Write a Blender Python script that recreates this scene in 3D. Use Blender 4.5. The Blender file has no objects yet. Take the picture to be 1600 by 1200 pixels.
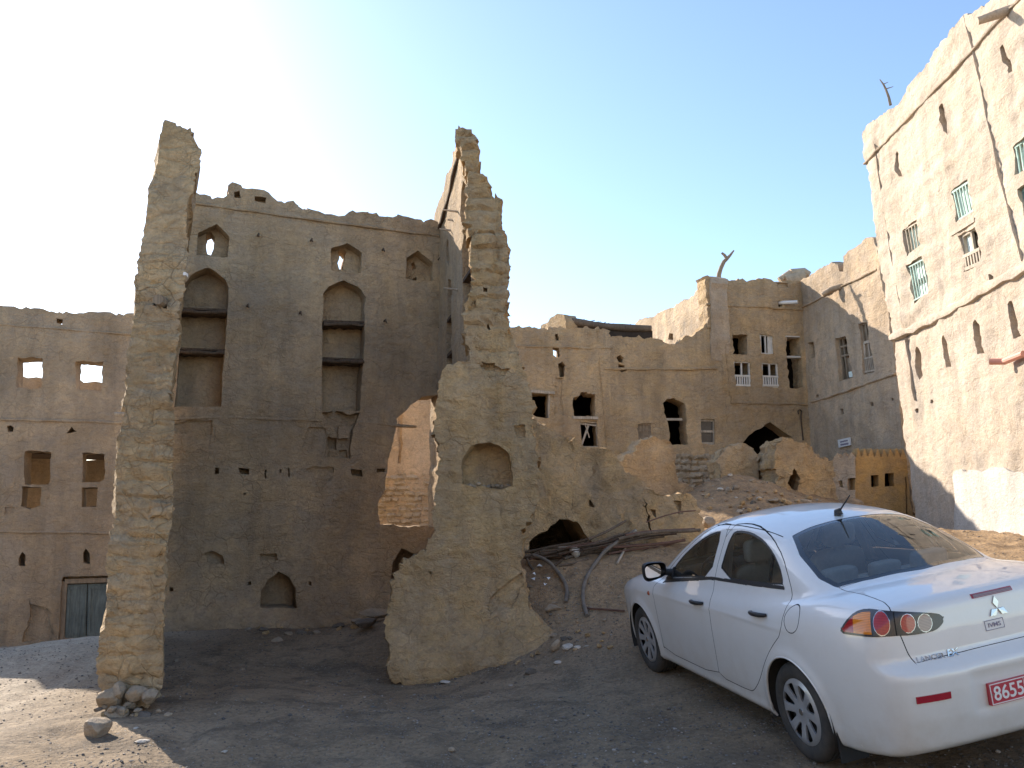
import bpy, math, random
import numpy as np
from mathutils import Vector, Matrix
from mathutils.geometry import delaunay_2d_cdt
random.seed(7); rng = np.random.default_rng(7)
R = math.radians
scene = bpy.context.scene
COL = scene.collection

# ------------------------------------------------------------------ camera, sky, sun, exposure
F_PX = 1294.0; PITCH = R(9.2); CAM = np.array([0.0, 0.0, 1.7])
cam = bpy.data.cameras.new('camera'); camo = bpy.data.objects.new('camera', cam); COL.objects.link(camo)
camo.location = CAM; camo.rotation_euler = (R(90) + PITCH, 0, 0)
cam.sensor_width = 36; cam.lens = 36 * F_PX / 1600; cam.clip_start = .05; cam.clip_end = 3000
scene.camera = camo
SUN_EL = R(27.5); SUN_AZ = R(42)          # azimuth to the left of the view axis (+Y)
world = bpy.data.worlds.new('World'); scene.world = world; world.use_nodes = True
wn = world.node_tree.nodes; wl = world.node_tree.links
bg = wn['Background']; sky = wn.new('ShaderNodeTexSky'); sky.sky_type = 'NISHITA'; sky.sun_disc = False
sky.sun_elevation = SUN_EL; sky.sun_rotation = -SUN_AZ
sky.air_density = 1.0; sky.dust_density = .65; sky.ozone_density = 1.7; sky.altitude = 500
wl.new(sky.outputs[0], bg.inputs[0]); bg.inputs[1].default_value = .15
sun = bpy.data.lights.new('sun', 'SUN'); suno = bpy.data.objects.new('sun', sun); COL.objects.link(suno)
sun.energy = 4.8; sun.angle = R(.5); sun.color = (1.0, .91, .79)
SUN_V = Vector((-math.sin(SUN_AZ) * math.cos(SUN_EL), math.cos(SUN_AZ) * math.cos(SUN_EL), math.sin(SUN_EL)))
suno.rotation_euler = SUN_V.to_track_quat('Z', 'Y').to_euler()
scene.view_settings.view_transform = 'Standard'; scene.view_settings.look = 'None'
scene.view_settings.exposure = 1.05; scene.view_settings.gamma = 1
scene.render.engine = 'CYCLES'
scene.cycles.max_bounces = 8; scene.cycles.diffuse_bounces = 5; scene.cycles.transparent_max_bounces = 12

# ------------------------------------------------------------------ noise
_perm = rng.permutation(256); _perm = np.concatenate([_perm, _perm, _perm])
_g3 = rng.normal(size=(256, 3)); _g3 /= np.linalg.norm(_g3, axis=1)[:, None]
def pnoise(P):
    P = np.asarray(P, float); I = np.floor(P).astype(int); Fr = P - I; I &= 255
    U = Fr * Fr * Fr * (Fr * (Fr * 6 - 15) + 10); out = 0
    for dx in (0, 1):
        for dy in (0, 1):
            for dz in (0, 1):
                h = _perm[_perm[_perm[I[:, 0] + dx] + I[:, 1] + dy] + I[:, 2] + dz]
                g = _g3[h]; d = Fr - np.array([dx, dy, dz])
                w = (U[:, 0] if dx else 1 - U[:, 0]) * (U[:, 1] if dy else 1 - U[:, 1]) * (U[:, 2] if dz else 1 - U[:, 2])
                out = out + w * (g * d).sum(1)
    return out
def vnoise(P):
    return np.stack([pnoise(P), pnoise(P + 31.7), pnoise(P * 1.0 + 77.3)], 1)
def fbm(P, oct=3):
    s = 0; a = 1
    for k in range(oct):
        s = s + a * pnoise(P * (2 ** k) + 13.1 * k); a *= .5
    return s

# ------------------------------------------------------------------ objects and tags
def tag(o, label=None, cat=None, group=None, kind=None):
    if label: o['label'] = label
    if cat: o['category'] = cat
    if group: o['group'] = group
    if kind: o['kind'] = kind
    return o
def thing(name, label, cat, loc=(0, 0, 0), group=None):
    o = bpy.data.objects.new(name, None); COL.objects.link(o); o.location = Vector(loc); o.empty_display_size = .2
    return tag(o, label, cat, group)
def world_loc(o):
    v = Vector((0, 0, 0))
    while o: v = v + o.location; o = o.parent
    return v
def mesh_obj(name, V, Fc, mat, parent=None, origin=None, smooth=None, slots=None, normals=None, local=False):
    """V in world coordinates (or local when local=True)."""
    V = np.asarray(V, float)
    base = Vector((0, 0, 0))
    if not local:
        if parent is not None: base = world_loc(parent); o_loc = Vector((0, 0, 0))
        else: base = Vector(origin) if origin is not None else Vector((0, 0, 0)); o_loc = base
        V = V - np.array(base)
    me = bpy.data.meshes.new(name); me.from_pydata([tuple(v) for v in V], [], [tuple(int(i) for i in f) for f in Fc])
    mats = mat if isinstance(mat, (list, tuple)) else [mat]
    for m in mats: me.materials.append(m)
    if slots is not None: me.polygons.foreach_set('material_index', np.asarray(slots, np.int32))
    if smooth is not None:
        me.shade_smooth() if hasattr(me, 'shade_smooth') else [setattr(p, 'use_smooth', True) for p in me.polygons]
        if smooth < 179: me.set_sharp_from_angle(angle=R(smooth))
    if normals is not None:
        me.shade_smooth(); me.normals_split_custom_set_from_vertices([tuple(n) for n in normals])
    me.update()
    o = bpy.data.objects.new(name, me); COL.objects.link(o)
    if parent is not None: o.parent = parent
    if not local and parent is None: o.location = o_loc
    return o
class MB:
    def __init__(s): s.v = []; s.f = []
    def add(s, V, Fc):
        n = len(s.v); s.v += [tuple(float(c) for c in v) for v in V]; s.f += [tuple(int(i) + n for i in f) for f in Fc]; return s
    def hexa(s, c8): # 4 bottom/near corners then 4 far corners
        return s.add(c8, [(0, 3, 2, 1), (4, 5, 6, 7), (0, 1, 5, 4), (1, 2, 6, 5), (2, 3, 7, 6), (3, 0, 4, 7)])
    def box(s, x0, x1, y0, y1, z0, z1):
        return s.hexa([(x0, y0, z0), (x1, y0, z0), (x1, y0, z1), (x0, y0, z1), (x0, y1, z0), (x1, y1, z0), (x1, y1, z1), (x0, y1, z1)])
    def tube(s, pts, rad, n=8, cap=True):
        pts = [np.array(p, float) for p in pts]; rads = rad if hasattr(rad, '__len__') else [rad] * len(pts)
        V = []; Fc = []; up = np.array([.13, .21, .97])
        for i, p in enumerate(pts):
            t = pts[min(i + 1, len(pts) - 1)] - pts[max(i - 1, 0)]; t = t / (np.linalg.norm(t) + 1e-9)
            a = np.cross(t, up); a /= np.linalg.norm(a) + 1e-9; b = np.cross(t, a)
            for k in range(n):
                an = 2 * math.pi * k / n; V.append(p + (a * math.cos(an) + b * math.sin(an)) * rads[i])
        for i in range(len(pts) - 1):
            for k in range(n): Fc.append((i * n + k, i * n + (k + 1) % n, (i + 1) * n + (k + 1) % n, (i + 1) * n + k))
        if cap: Fc.append(tuple(range(n))[::-1]); Fc.append(tuple((len(pts) - 1) * n + k for k in range(n)))
        return s.add(V, Fc)
    def obj(s, name, mat, parent=None, **k): return mesh_obj(name, s.v, s.f, mat, parent, **k)

# ------------------------------------------------------------------ projection helpers
cp, sp = math.cos(PITCH), math.sin(PITCH)
def ray(u, v):
    a = (u - 800) / F_PX; c = -(v - 600) / F_PX
    return np.array([a, cp - c * sp, sp + c * cp])
def at(u, v, Y):
    d = ray(u, v); return CAM + d * (Y / d[1])
class Plane:
    def __init__(s, x, y, deg):
        s.p = np.array([x, y, 0.0]); a = R(deg); s.t = np.array([math.cos(a), math.sin(a), 0]); s.n = np.array([math.sin(a), -math.cos(a), 0])
    def sz(s, u, v):
        d = ray(u, v); k = (s.p - CAM) @ s.n / (d @ s.n); q = CAM + d * k; return ((q - s.p) @ s.t, q[2])
    def pt(s, a, z, d=0.0): # d into the wall
        return s.p + s.t * a + np.array([0, 0, z]) - s.n * d
    def quad(s, pts): return [s.sz(*p) for p in pts]
def Z(pts, ox, oy, k): return [(ox + x / k, oy + y / k) for x, y in pts]
Z2 = lambda p: Z(p, 200, 160, 2.3077)
Z3 = lambda p: Z(p, 200, 600, 2.3077)
Z4 = lambda p: Z(p, 580, 180, 2.7286)
Z5 = lambda p: Z(p, 560, 560, 2.3077)
Z6 = lambda p: Z(p, 780, 400, 2.6087)
Z7 = lambda p: Z(p, 1060, 360, 2.4)
Z8 = lambda p: Z(p, 1300, 0, 2.1433)
Z9 = lambda p: Z(p, 1340, 400, 2.6087)
Z10 = lambda p: Z(p, 780, 740, 3.75)
Z12 = lambda p: Z(p, 1060, 640, 5.3333)
Z1 = lambda p: Z(p, 0, 460, 1.6216)

def inside(P, poly):
    x, y = P[:, 0], P[:, 1]; c = np.zeros(len(P), bool); n = len(poly)
    for i in range(n):
        x0, y0 = poly[i]; x1, y1 = poly[(i + 1) % n]
        if y0 == y1: continue
        m = ((y0 > y) != (y1 > y)) & (x < (x1 - x0) * (y - y0) / (y1 - y0) + x0); c ^= m
    return c
def segdist(P, poly, closed=True):
    d = np.full(len(P), 1e9); n = len(poly)
    for i in range(n if closed else n - 1):
        a = np.array(poly[i]); b = np.array(poly[(i + 1) % n]); ab = b - a; L = ab @ ab
        if L < 1e-12: continue
        t = np.clip(((P - a) @ ab) / L, 0, 1); d = np.minimum(d, np.linalg.norm(P - a - t[:, None] * ab, axis=1))
    return d
def rough(poly, step, amp, freq=2.0, seed=0.0, closed=True, jag=0.0):
    out = []; n = len(poly)
    for i in range(n if closed else n - 1):
        a = np.array(poly[i], float); b = np.array(poly[(i + 1) % n], float); L = np.linalg.norm(b - a); m = max(1, int(round(L / step)))
        for k in range(m): out.append(a + (b - a) * k / m)
    if not closed: out.append(np.array(poly[-1], float))
    P = np.array(out); Q = np.c_[P * freq, np.full(len(P), seed)]
    d = np.stack([fbm(Q + 5.5, 3), fbm(Q + 55.5, 3)], 1)
    j = rng.normal(size=P.shape) * amp * jag
    return P + d * amp * 1.6 + j

def wall(name, pl, outline, openings=(), thick=.5, cell=.12, amp=.03, freq=1.6, mat=None, parent=None, rough_amp=.03, open_amp=.012,
         skew=None, courses=None, label=None, cat=None, bulge=None, fine=.012, sharp=40, vcell=None, group=None):
    """A slab of mud wall: CDT of its elevation, niches at their own depth, through openings, thickness, eroded edges."""
    ol = rough(pl.quad(outline), cell * .8, rough_amp, seed=len(name) * .37, jag=.35)
    if name and pl is not None: pass
    ops = []
    for k, o in enumerate(openings):
        poly, dep = o[0], o[1]; ra = o[2] if len(o) > 2 else open_amp
        q = pl.quad(poly)
        ops.append((rough(q, min(cell * .8, .10), ra, freq=4, seed=k * 1.7 + 3), thick if dep is None else dep))
    lo = ol.min(0); hi = ol.max(0); vc = vcell or cell
    gx, gy = np.meshgrid(np.arange(lo[0], hi[0] + cell, cell), np.arange(lo[1], hi[1] + vc, vc))
    G = np.c_[gx.ravel(), gy.ravel()]; G = G + rng.uniform(-.22, .22, G.shape) * cell
    keep = inside(G, ol) & (segdist(G, ol) > cell * .45)
    for q, _ in ops: keep &= segdist(G, q) > cell * .4
    G = G[keep]
    verts = [Vector(p) for p in ol]; edges = [(i, (i + 1) % len(ol)) for i in range(len(ol))]
    for q, _ in ops:
        b = len(verts); verts += [Vector(p) for p in q]; edges += [(b + i, b + (i + 1) % len(q)) for i in range(len(q))]
    verts += [Vector(p) for p in G]
    r = delaunay_2d_cdt(verts, edges, [], 0, 1e-5); P2 = np.array([tuple(v) for v in r[0]]); T = np.array([f for f in r[2] if len(f) == 3])
    c = P2[T].mean(1); ar = np.abs(np.cross(P2[T[:, 1]] - P2[T[:, 0]], P2[T[:, 2]] - P2[T[:, 0]])); T = T[ar > 1e-8]; c = c[ar > 1e-8]
    dep = np.where(inside(c, ol), 0.0, thick)
    for q, d in ops: m = inside(c, q) & (dep < thick); dep[m] = d
    # orientation: make CCW in (s,z)
    a, b2, c2 = P2[T[:, 0]], P2[T[:, 1]], P2[T[:, 2]]
    cr = (b2[:, 0] - a[:, 0]) * (c2[:, 1] - a[:, 1]) - (b2[:, 1] - a[:, 1]) * (c2[:, 0] - a[:, 0])
    T[cr < 0] = T[cr < 0][:, ::-1]
    keys = {}; vs = []; faces = []
    def vid(i, d):
        k = (i, round(d, 4)); j = keys.get(k)
        if j is None: j = len(vs); keys[k] = j; vs.append((P2[i, 0], P2[i, 1], d))
        return j
    em = {}
    for ti, t in enumerate(T):
        d = dep[ti]
        if d < thick:
            faces.append(tuple(vid(i, d) for i in t)); faces.append(tuple(vid(i, thick) for i in t[::-1]))
        for k in range(3):
            i, j = int(t[k]), int(t[(k + 1) % 3]); em.setdefault((min(i, j), max(i, j)), []).append((i, j, d))
    st = max(cell, .07)
    for key, L in em.items():
        if len(L) == 1: L = L + [(L[0][1], L[0][0], thick)]
        (i, j, d0), (_, _, d1) = L[0], L[1]
        if abs(d0 - d1) < 1e-6: continue
        if d0 > d1: i, j, d0, d1 = L[1][0], L[1][1], d1, d0
        n = max(1, int(round((d1 - d0) / st))); n = min(n, 14)
        lv = [d0 + (d1 - d0) * k / n for k in range(n + 1)]
        for k in range(n): faces.append((vid(j, lv[k]), vid(i, lv[k]), vid(i, lv[k + 1]), vid(j, lv[k + 1])))
    A = np.array(vs); dirv = -pl.n if skew is None else np.array(skew, float)
    Dn = A[:, 2].copy()
    if courses is not None: Dn = Dn + courses(A[:, 0], A[:, 1]) * (A[:, 2] < thick * .9)
    if bulge is not None: Dn = Dn - bulge(A[:, 0], A[:, 1]) * (A[:, 2] < thick * .5)
    V = pl.p + A[:, :1] * pl.t + np.c_[np.zeros((len(A), 2)), A[:, 1]] + Dn[:, None] * dirv
    V = V + vnoise(V * freq) * amp * 1.6 + vnoise(V * freq * 3.1) * amp * .7 + vnoise(V * 14) * fine * 1.5
    org = pl.p + pl.t * A[:, 0].mean() + np.array([0, 0, A[:, 1].min()])
    o = mesh_obj(name, V, faces, mat, parent, origin=org, smooth=sharp)
    if label: tag(o, label, cat, group)
    return o
def bricks(h=.16, w=.34, depth=.03, jit=.5, mask=None):
    """depth of the joints of laid blocks, with sizes that wander"""
    def f(s, z):
        zz = z / h + .35 * pnoise(np.c_[s * .9, z * .7, s * 0 + 3.3]); row = np.floor(zz)
        fz = zz - row; off = np.sin(row * 12.9898) * 43758.5453; off = off - np.floor(off)
        ss = s / w + off * 3 + jit * pnoise(np.c_[s * 1.3, row * 1.7, s * 0]); fs = ss - np.floor(ss); cidx = np.floor(ss)
        rr = np.sin(row * 78.233 + cidx * 37.719) * 43758.5453; rr = rr - np.floor(rr)
        e = np.minimum(np.minimum(fz, 1 - fz) * h, np.minimum(fs, 1 - fs) * w)
        d = depth * np.exp(-(e / .022) ** 2) + (rr - .5) * depth * 1.2
        return d if mask is None else d * mask(s, z)
    return f

# ------------------------------------------------------------------ materials
def newmat(name):
    m = bpy.data.materials.new(name); m.use_nodes = True; nt = m.node_tree; return m, nt, nt.nodes['Principled BSDF']
def N(nt, t, **k):
    n = nt.nodes.new(t)
    for a, b in k.items(): setattr(n, a, b)
    return n
def noise(nt, co, scale, detail=4, rough_=.6, dist=0):
    n = N(nt, 'ShaderNodeTexNoise'); nt.links.new(co, n.inputs['Vector']); n.inputs['Scale'].default_value = scale
    n.inputs['Detail'].default_value = detail; n.inputs['Roughness'].default_value = rough_; n.inputs['Distortion'].default_value = dist; return n.outputs['Fac']
def ramp(nt, fac, stops):
    n = N(nt, 'ShaderNodeValToRGB'); nt.links.new(fac, n.inputs[0]); e = n.color_ramp.elements
    while len(e) < len(stops): e.new(.5)
    for i, (p, c) in enumerate(stops): e[i].position = p; e[i].color = (*c, 1) if hasattr(c, '__len__') else (c, c, c, 1)
    return n.outputs[0]
def mixc(nt, fac, a, b, mode='MIX'):
    n = N(nt, 'ShaderNodeMix', data_type='RGBA', blend_type=mode)
    for s, v in ((n.inputs[0], fac), (n.inputs[6], a), (n.inputs[7], b)):
        if isinstance(v, (int, float)): s.default_value = v
        elif isinstance(v, tuple): s.default_value = (*v, 1)
        else: nt.links.new(v, s)
    return n.outputs[2]
def math_(nt, op, a, b=0.0, clamp=False):
    n = N(nt, 'ShaderNodeMath', operation=op, use_clamp=clamp)
    for s, v in ((n.inputs[0], a), (n.inputs[1], b)):
        if isinstance(v, (int, float)): s.default_value = v
        else: nt.links.new(v, s)
    return n.outputs[0]
def coords(nt): return N(nt, 'ShaderNodeNewGeometry').outputs['Position']
def scaled(nt, co, s):
    n = N(nt, 'ShaderNodeMapping'); nt.links.new(co, n.inputs[0]); n.inputs['Scale'].default_value = s; return n.outputs[0]
def warp(nt, co, amt, sc):
    n = N(nt, 'ShaderNodeTexNoise'); nt.links.new(co, n.inputs['Vector']); n.inputs['Scale'].default_value = sc; n.inputs['Detail'].default_value = 3
    a = N(nt, 'ShaderNodeVectorMath', operation='MULTIPLY_ADD'); nt.links.new(n.outputs['Color'], a.inputs[0]); a.inputs[1].default_value = (amt,) * 3; nt.links.new(co, a.inputs[2]); return a.outputs[0]
def vor_edge(nt, co, scale):
    n = N(nt, 'ShaderNodeTexVoronoi', feature='DISTANCE_TO_EDGE'); nt.links.new(co, n.inputs['Vector']); n.inputs['Scale'].default_value = scale; return n.outputs['Distance']
def bump(nt, h, dist, strength=1.0, prev=None):
    n = N(nt, 'ShaderNodeBump'); nt.links.new(h, n.inputs['Height']); n.inputs['Distance'].default_value = dist; n.inputs['Strength'].default_value = strength
    if prev is not None: nt.links.new(prev, n.inputs['Normal'])
    return n.outputs[0]
def mud(name, base, light=1.18, dark=.74, crack=1.0, crack_scale=3.2, speck=1.0, stones=0.0, stone_scale=(2.2, 2.2, 4.2), bumpk=1.0, grey=0.10, straw=.5):
    m, nt, b = newmat(name); co = coords(nt); L = nt.links
    B = tuple(base); g = sum(base) / 3
    big = noise(nt, co, .55, 5, .6); mid = noise(nt, co, 3.1, 5, .65, .6); fine = noise(nt, co, 34, 4, .7); fib = noise(nt, scaled(nt, co, (60, 60, 18)), 1.0, 3, .7)
    c = mixc(nt, ramp(nt, big, [(.36, 0.0), (.64, 1.0)]), tuple(x * dark for x in B), tuple(x * light for x in B))
    c = mixc(nt, ramp(nt, mid, [(.38, 0.0), (.62, 1.0)]), mixc(nt, .55, c, tuple((x * .6 + g * .4) * .80 for x in B)), c)
    c = mixc(nt, math_(nt, 'MULTIPLY', ramp(nt, noise(nt, co, 1.3, 4, .7, .4), [(.5, 0.0), (.72, 1.0)]), grey), c, (g * .8, g * .76, g * .72))
    fr = ramp(nt, fine, [(.3, 1 - .16 * speck), (.5, 1.0), (.75, 1 + .1 * speck)])
    c = mixc(nt, 1.0, c, fr, 'MULTIPLY')
    c = mixc(nt, straw * .35, c, mixc(nt, ramp(nt, fib, [(.62, 0.0), (.72, 1.0)]), c, tuple(min(1, x * 1.5) for x in B)))
    wc = warp(nt, co, .35, 2.0)
    cr1 = vor_edge(nt, wc, crack_scale); cr2 = vor_edge(nt, warp(nt, co, .2, 5.0), crack_scale * 2.7)
    msk = ramp(nt, noise(nt, co, 1.7, 3, .6), [(.42, 0.0), (.6, 1.0)]); msk2 = ramp(nt, noise(nt, co, 2.6, 3, .6, .5), [(.4, 0.0), (.58, 1.0)])
    l1 = math_(nt, 'MULTIPLY', ramp(nt, cr1, [(0.0, 1.0), (.045, 0.0)]), msk); l2 = math_(nt, 'MULTIPLY', ramp(nt, cr2, [(0.0, 1.0), (.06, 0.0)]), msk2)
    crk = math_(nt, 'MAXIMUM', l1, math_(nt, 'MULTIPLY', l2, .6))
    c = mixc(nt, math_(nt, 'MULTIPLY', crk, .5 * crack), c, tuple(x * .42 for x in B))
    lump = noise(nt, scaled(nt, co, (9, 9, 14)), 1.0, 6, .72, .8)
    lay = noise(nt, scaled(nt, warp(nt, co, .10, 2.5), (1.6, 1.6, 6.0)), 1.0, 4, .6)
    h = math_(nt, 'ADD', math_(nt, 'ADD', math_(nt, 'MULTIPLY', mid, 1.3), math_(nt, 'MULTIPLY', fine, .34)), math_(nt, 'ADD', math_(nt, 'MULTIPLY', lump, 1.1), math_(nt, 'MULTIPLY', lay, 1.2)))
    c = mixc(nt, 1.0, c, ramp(nt, lump, [(.3, .84), (.5, 1.0), (.72, 1.1)]), 'MULTIPLY')
    strk = noise(nt, scaled(nt, co, (2.6, 2.6, .3)), 1.0, 5, .65, .4); c = mixc(nt, 1.0, c, ramp(nt, strk, [(.3, .80), (.5, 1.0), (.7, 1.12)]), 'MULTIPLY')
    chip = ramp(nt, noise(nt, co, 5.5, 6, .7, 1.2), [(.60, 0.0), (.635, 1.0)]); c = mixc(nt, math_(nt, 'MULTIPLY', chip, math_(nt, 'MULTIPLY', ramp(nt, noise(nt, co, .8, 2), [(.5, 0.0), (.6, 1.0)]), .35)), c, tuple(min(1, x * 1.35) for x in B)); h_chip = chip
    h = math_(nt, 'SUBTRACT', h, math_(nt, 'MULTIPLY', crk, .45 * crack))
    if stones > 0:
        st = vor_edge(nt, scaled(nt, warp(nt, co, .12, 3.0), stone_scale), 1.0)
        n = N(nt, 'ShaderNodeTexVoronoi'); L.new(scaled(nt, warp(nt, co, .12, 3.0), stone_scale), n.inputs['Vector']); n.inputs['Scale'].default_value = 1
        sep = N(nt, 'ShaderNodeSeparateColor'); L.new(n.outputs['Color'], sep.inputs[0])
        tone = ramp(nt, sep.outputs[0], [(0.0, .8), (1.0, 1.2)])
        c = mixc(nt, stones, c, mixc(nt, 1.0, c, tone, 'MULTIPLY'))
        j = ramp(nt, st, [(0.0, 1.0), (.07, 0.0)])
        c = mixc(nt, math_(nt, 'MULTIPLY', j, .6 * stones), c, tuple(x * .28 for x in B))
        h = math_(nt, 'ADD', h, math_(nt, 'MULTIPLY', ramp(nt, st, [(0.0, 0.0), (.12, 1.0)]), 1.1 * stones))
    L.new(c, b.inputs['Base Color']); b.inputs['Roughness'].default_value = .95; b.inputs['Specular IOR Level'].default_value = .12
    L.new(bump(nt, h, .03 * bumpk, .9), b.inputs['Normal']); return m
def simple(name, col, rough_=.6, metal=0.0, var=.12, scale=8, spec=.5, coat=0, bmp=0.0):
    m, nt, b = newmat(name); co = N(nt, 'ShaderNodeTexCoord').outputs['Object']
    n = noise(nt, co, scale, 5, .65); c = mixc(nt, 1.0, col, ramp(nt, n, [(.3, 1 - var), (.7, 1 + var)]), 'MULTIPLY')
    nt.links.new(c, b.inputs['Base Color']); b.inputs['Roughness'].default_value = rough_; b.inputs['Metallic'].default_value = metal
    b.inputs['Specular IOR Level'].default_value = spec; b.inputs['Coat Weight'].default_value = coat; b.inputs['Coat Roughness'].default_value = .04
    if bmp: nt.links.new(bump(nt, noise(nt, co, scale * 4, 4, .7), bmp, .6), b.inputs['Normal'])
    return m
def wood(name, col, scale=1.0, rough_=.85):
    m, nt, b = newmat(name); co = N(nt, 'ShaderNodeTexCoord').outputs['Object']
    g = noise(nt, scaled(nt, co, (30 * scale, 30 * scale, 3 * scale)), 1.0, 5, .7, .5); g2 = noise(nt, co, 3, 3)
    c = mixc(nt, ramp(nt, g, [(.3, 0.0), (.7, 1.0)]), tuple(x * .6 for x in col), tuple(min(1, x * 1.25) for x in col)); c = mixc(nt, 1.0, c, ramp(nt, g2, [(.3, .8), (.7, 1.15)]), 'MULTIPLY')
    nt.links.new(c, b.inputs['Base Color']); b.inputs['Roughness'].default_value = rough_; b.inputs['Specular IOR Level'].default_value = .2
    nt.links.new(bump(nt, g, .006, .8), b.inputs['Normal']); return m
M = {}
M['arch'] = mud('mud_plaster_brown', (.51, .36, .215), crack_scale=5.0, bumpk=1.3, crack=.7, straw=.3)
M['front'] = mud('mud_plaster_ochre', (.62, .415, .21), crack_scale=4.6, bumpk=1.9, crack=.55)
M['pillar'] = mud('mud_block_ochre', (.59, .42, .235), crack_scale=4.5, bumpk=1.7, crack=.8, stones=.3, stone_scale=(2.6, 2.6, 6.0))
M['left'] = mud('mud_plaster_dun', (.46, .335, .21), crack_scale=4.5, crack=.6)
M['mid'] = mud('mud_plaster_tan', (.58, .40, .22), crack_scale=4.2, bumpk=1.7, crack=.6)
M['wing'] = mud('mud_plaster_pale', (.54, .40, .265), crack_scale=4.2, crack=.6)
M['right'] = mud('mud_plaster_cream', (.55, .44, .33), light=1.08, dark=.86, crack_scale=3.2, bumpk=.7, grey=.1, crack=.5)
M['stone'] = mud('rubble_masonry', (.50, .395, .27), stones=.3, crack=.2, stone_scale=(4.6, 4.6, 8.5))
M['white_plaster'] = mud('limewashed_plaster', (.66, .60, .52), light=1.04, dark=.88, grey=.15, crack=.5, bumpk=.6)
M['bank'] = mud('earth_bank', (.46, .32, .19), bumpk=1.8, crack_scale=4)
M['yellow'] = mud('ochre_paint', (.50, .30, .115), light=1.06, dark=.88, crack=.3, grey=.05, bumpk=.6)
M['rock'] = mud('field_stone', (.44, .34, .235), crack=.3, grey=.5)
M['rockdark'] = mud('dark_stone', (.21, .175, .14), crack=.2, grey=.5)
M['rockwhite'] = mud('white_stone', (.66, .59, .50), crack=.1, grey=.1, light=1.02, dark=.9)
M['olive'] = wood('grey_wood', (.30, .23, .16))
M['darkwood'] = wood('dark_wood', (.11, .075, .05))
M['palewood'] = wood('pale_wood', (.48, .40, .31))
M['whitewood'] = simple('white_painted_wood', (.62, .58, .52), .7, var=.12, bmp=.003)
M['teal'] = wood('teal_paint', (.27, .38, .34))
M['greenpaint'] = wood('green_frame_paint', (.42, .54, .48))
M['doorteal'] = wood('grey_teal_door', (.165, .19, .175))
M['curtain'] = simple('pale_curtain', (.74, .82, .76), .9, var=.2, scale=30)
M['dark'] = simple('painted_interior_shade', (.06, .045, .035), .95, var=.3, spec=.1)  # near-black colour stands in for the shade inside rooms and behind openings
M['palm'] = wood('palm_trunk', (.17, .125, .09))
M['hose'] = simple('grey_hose', (.17, .14, .11), .85, var=.3)
M['rust'] = simple('rusty_pipe', (.15, .075, .05), .8, var=.3, scale=15)
M['paper'] = simple('paper_scrap', (.80, .80, .80), .8, var=.05)
M['pvc'] = simple('white_pvc', (.75, .73, .70), .5, var=.06)
M['redpipe'] = simple('faded_red_pipe', (.62, .28, .20), .6, var=.1)
M['ink'] = simple('faded_ink', (.25, .22, .28), .8)
M['glassdark'] = simple('dusty_dark_glass', (.05, .05, .05), .25, var=.3)

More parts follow.
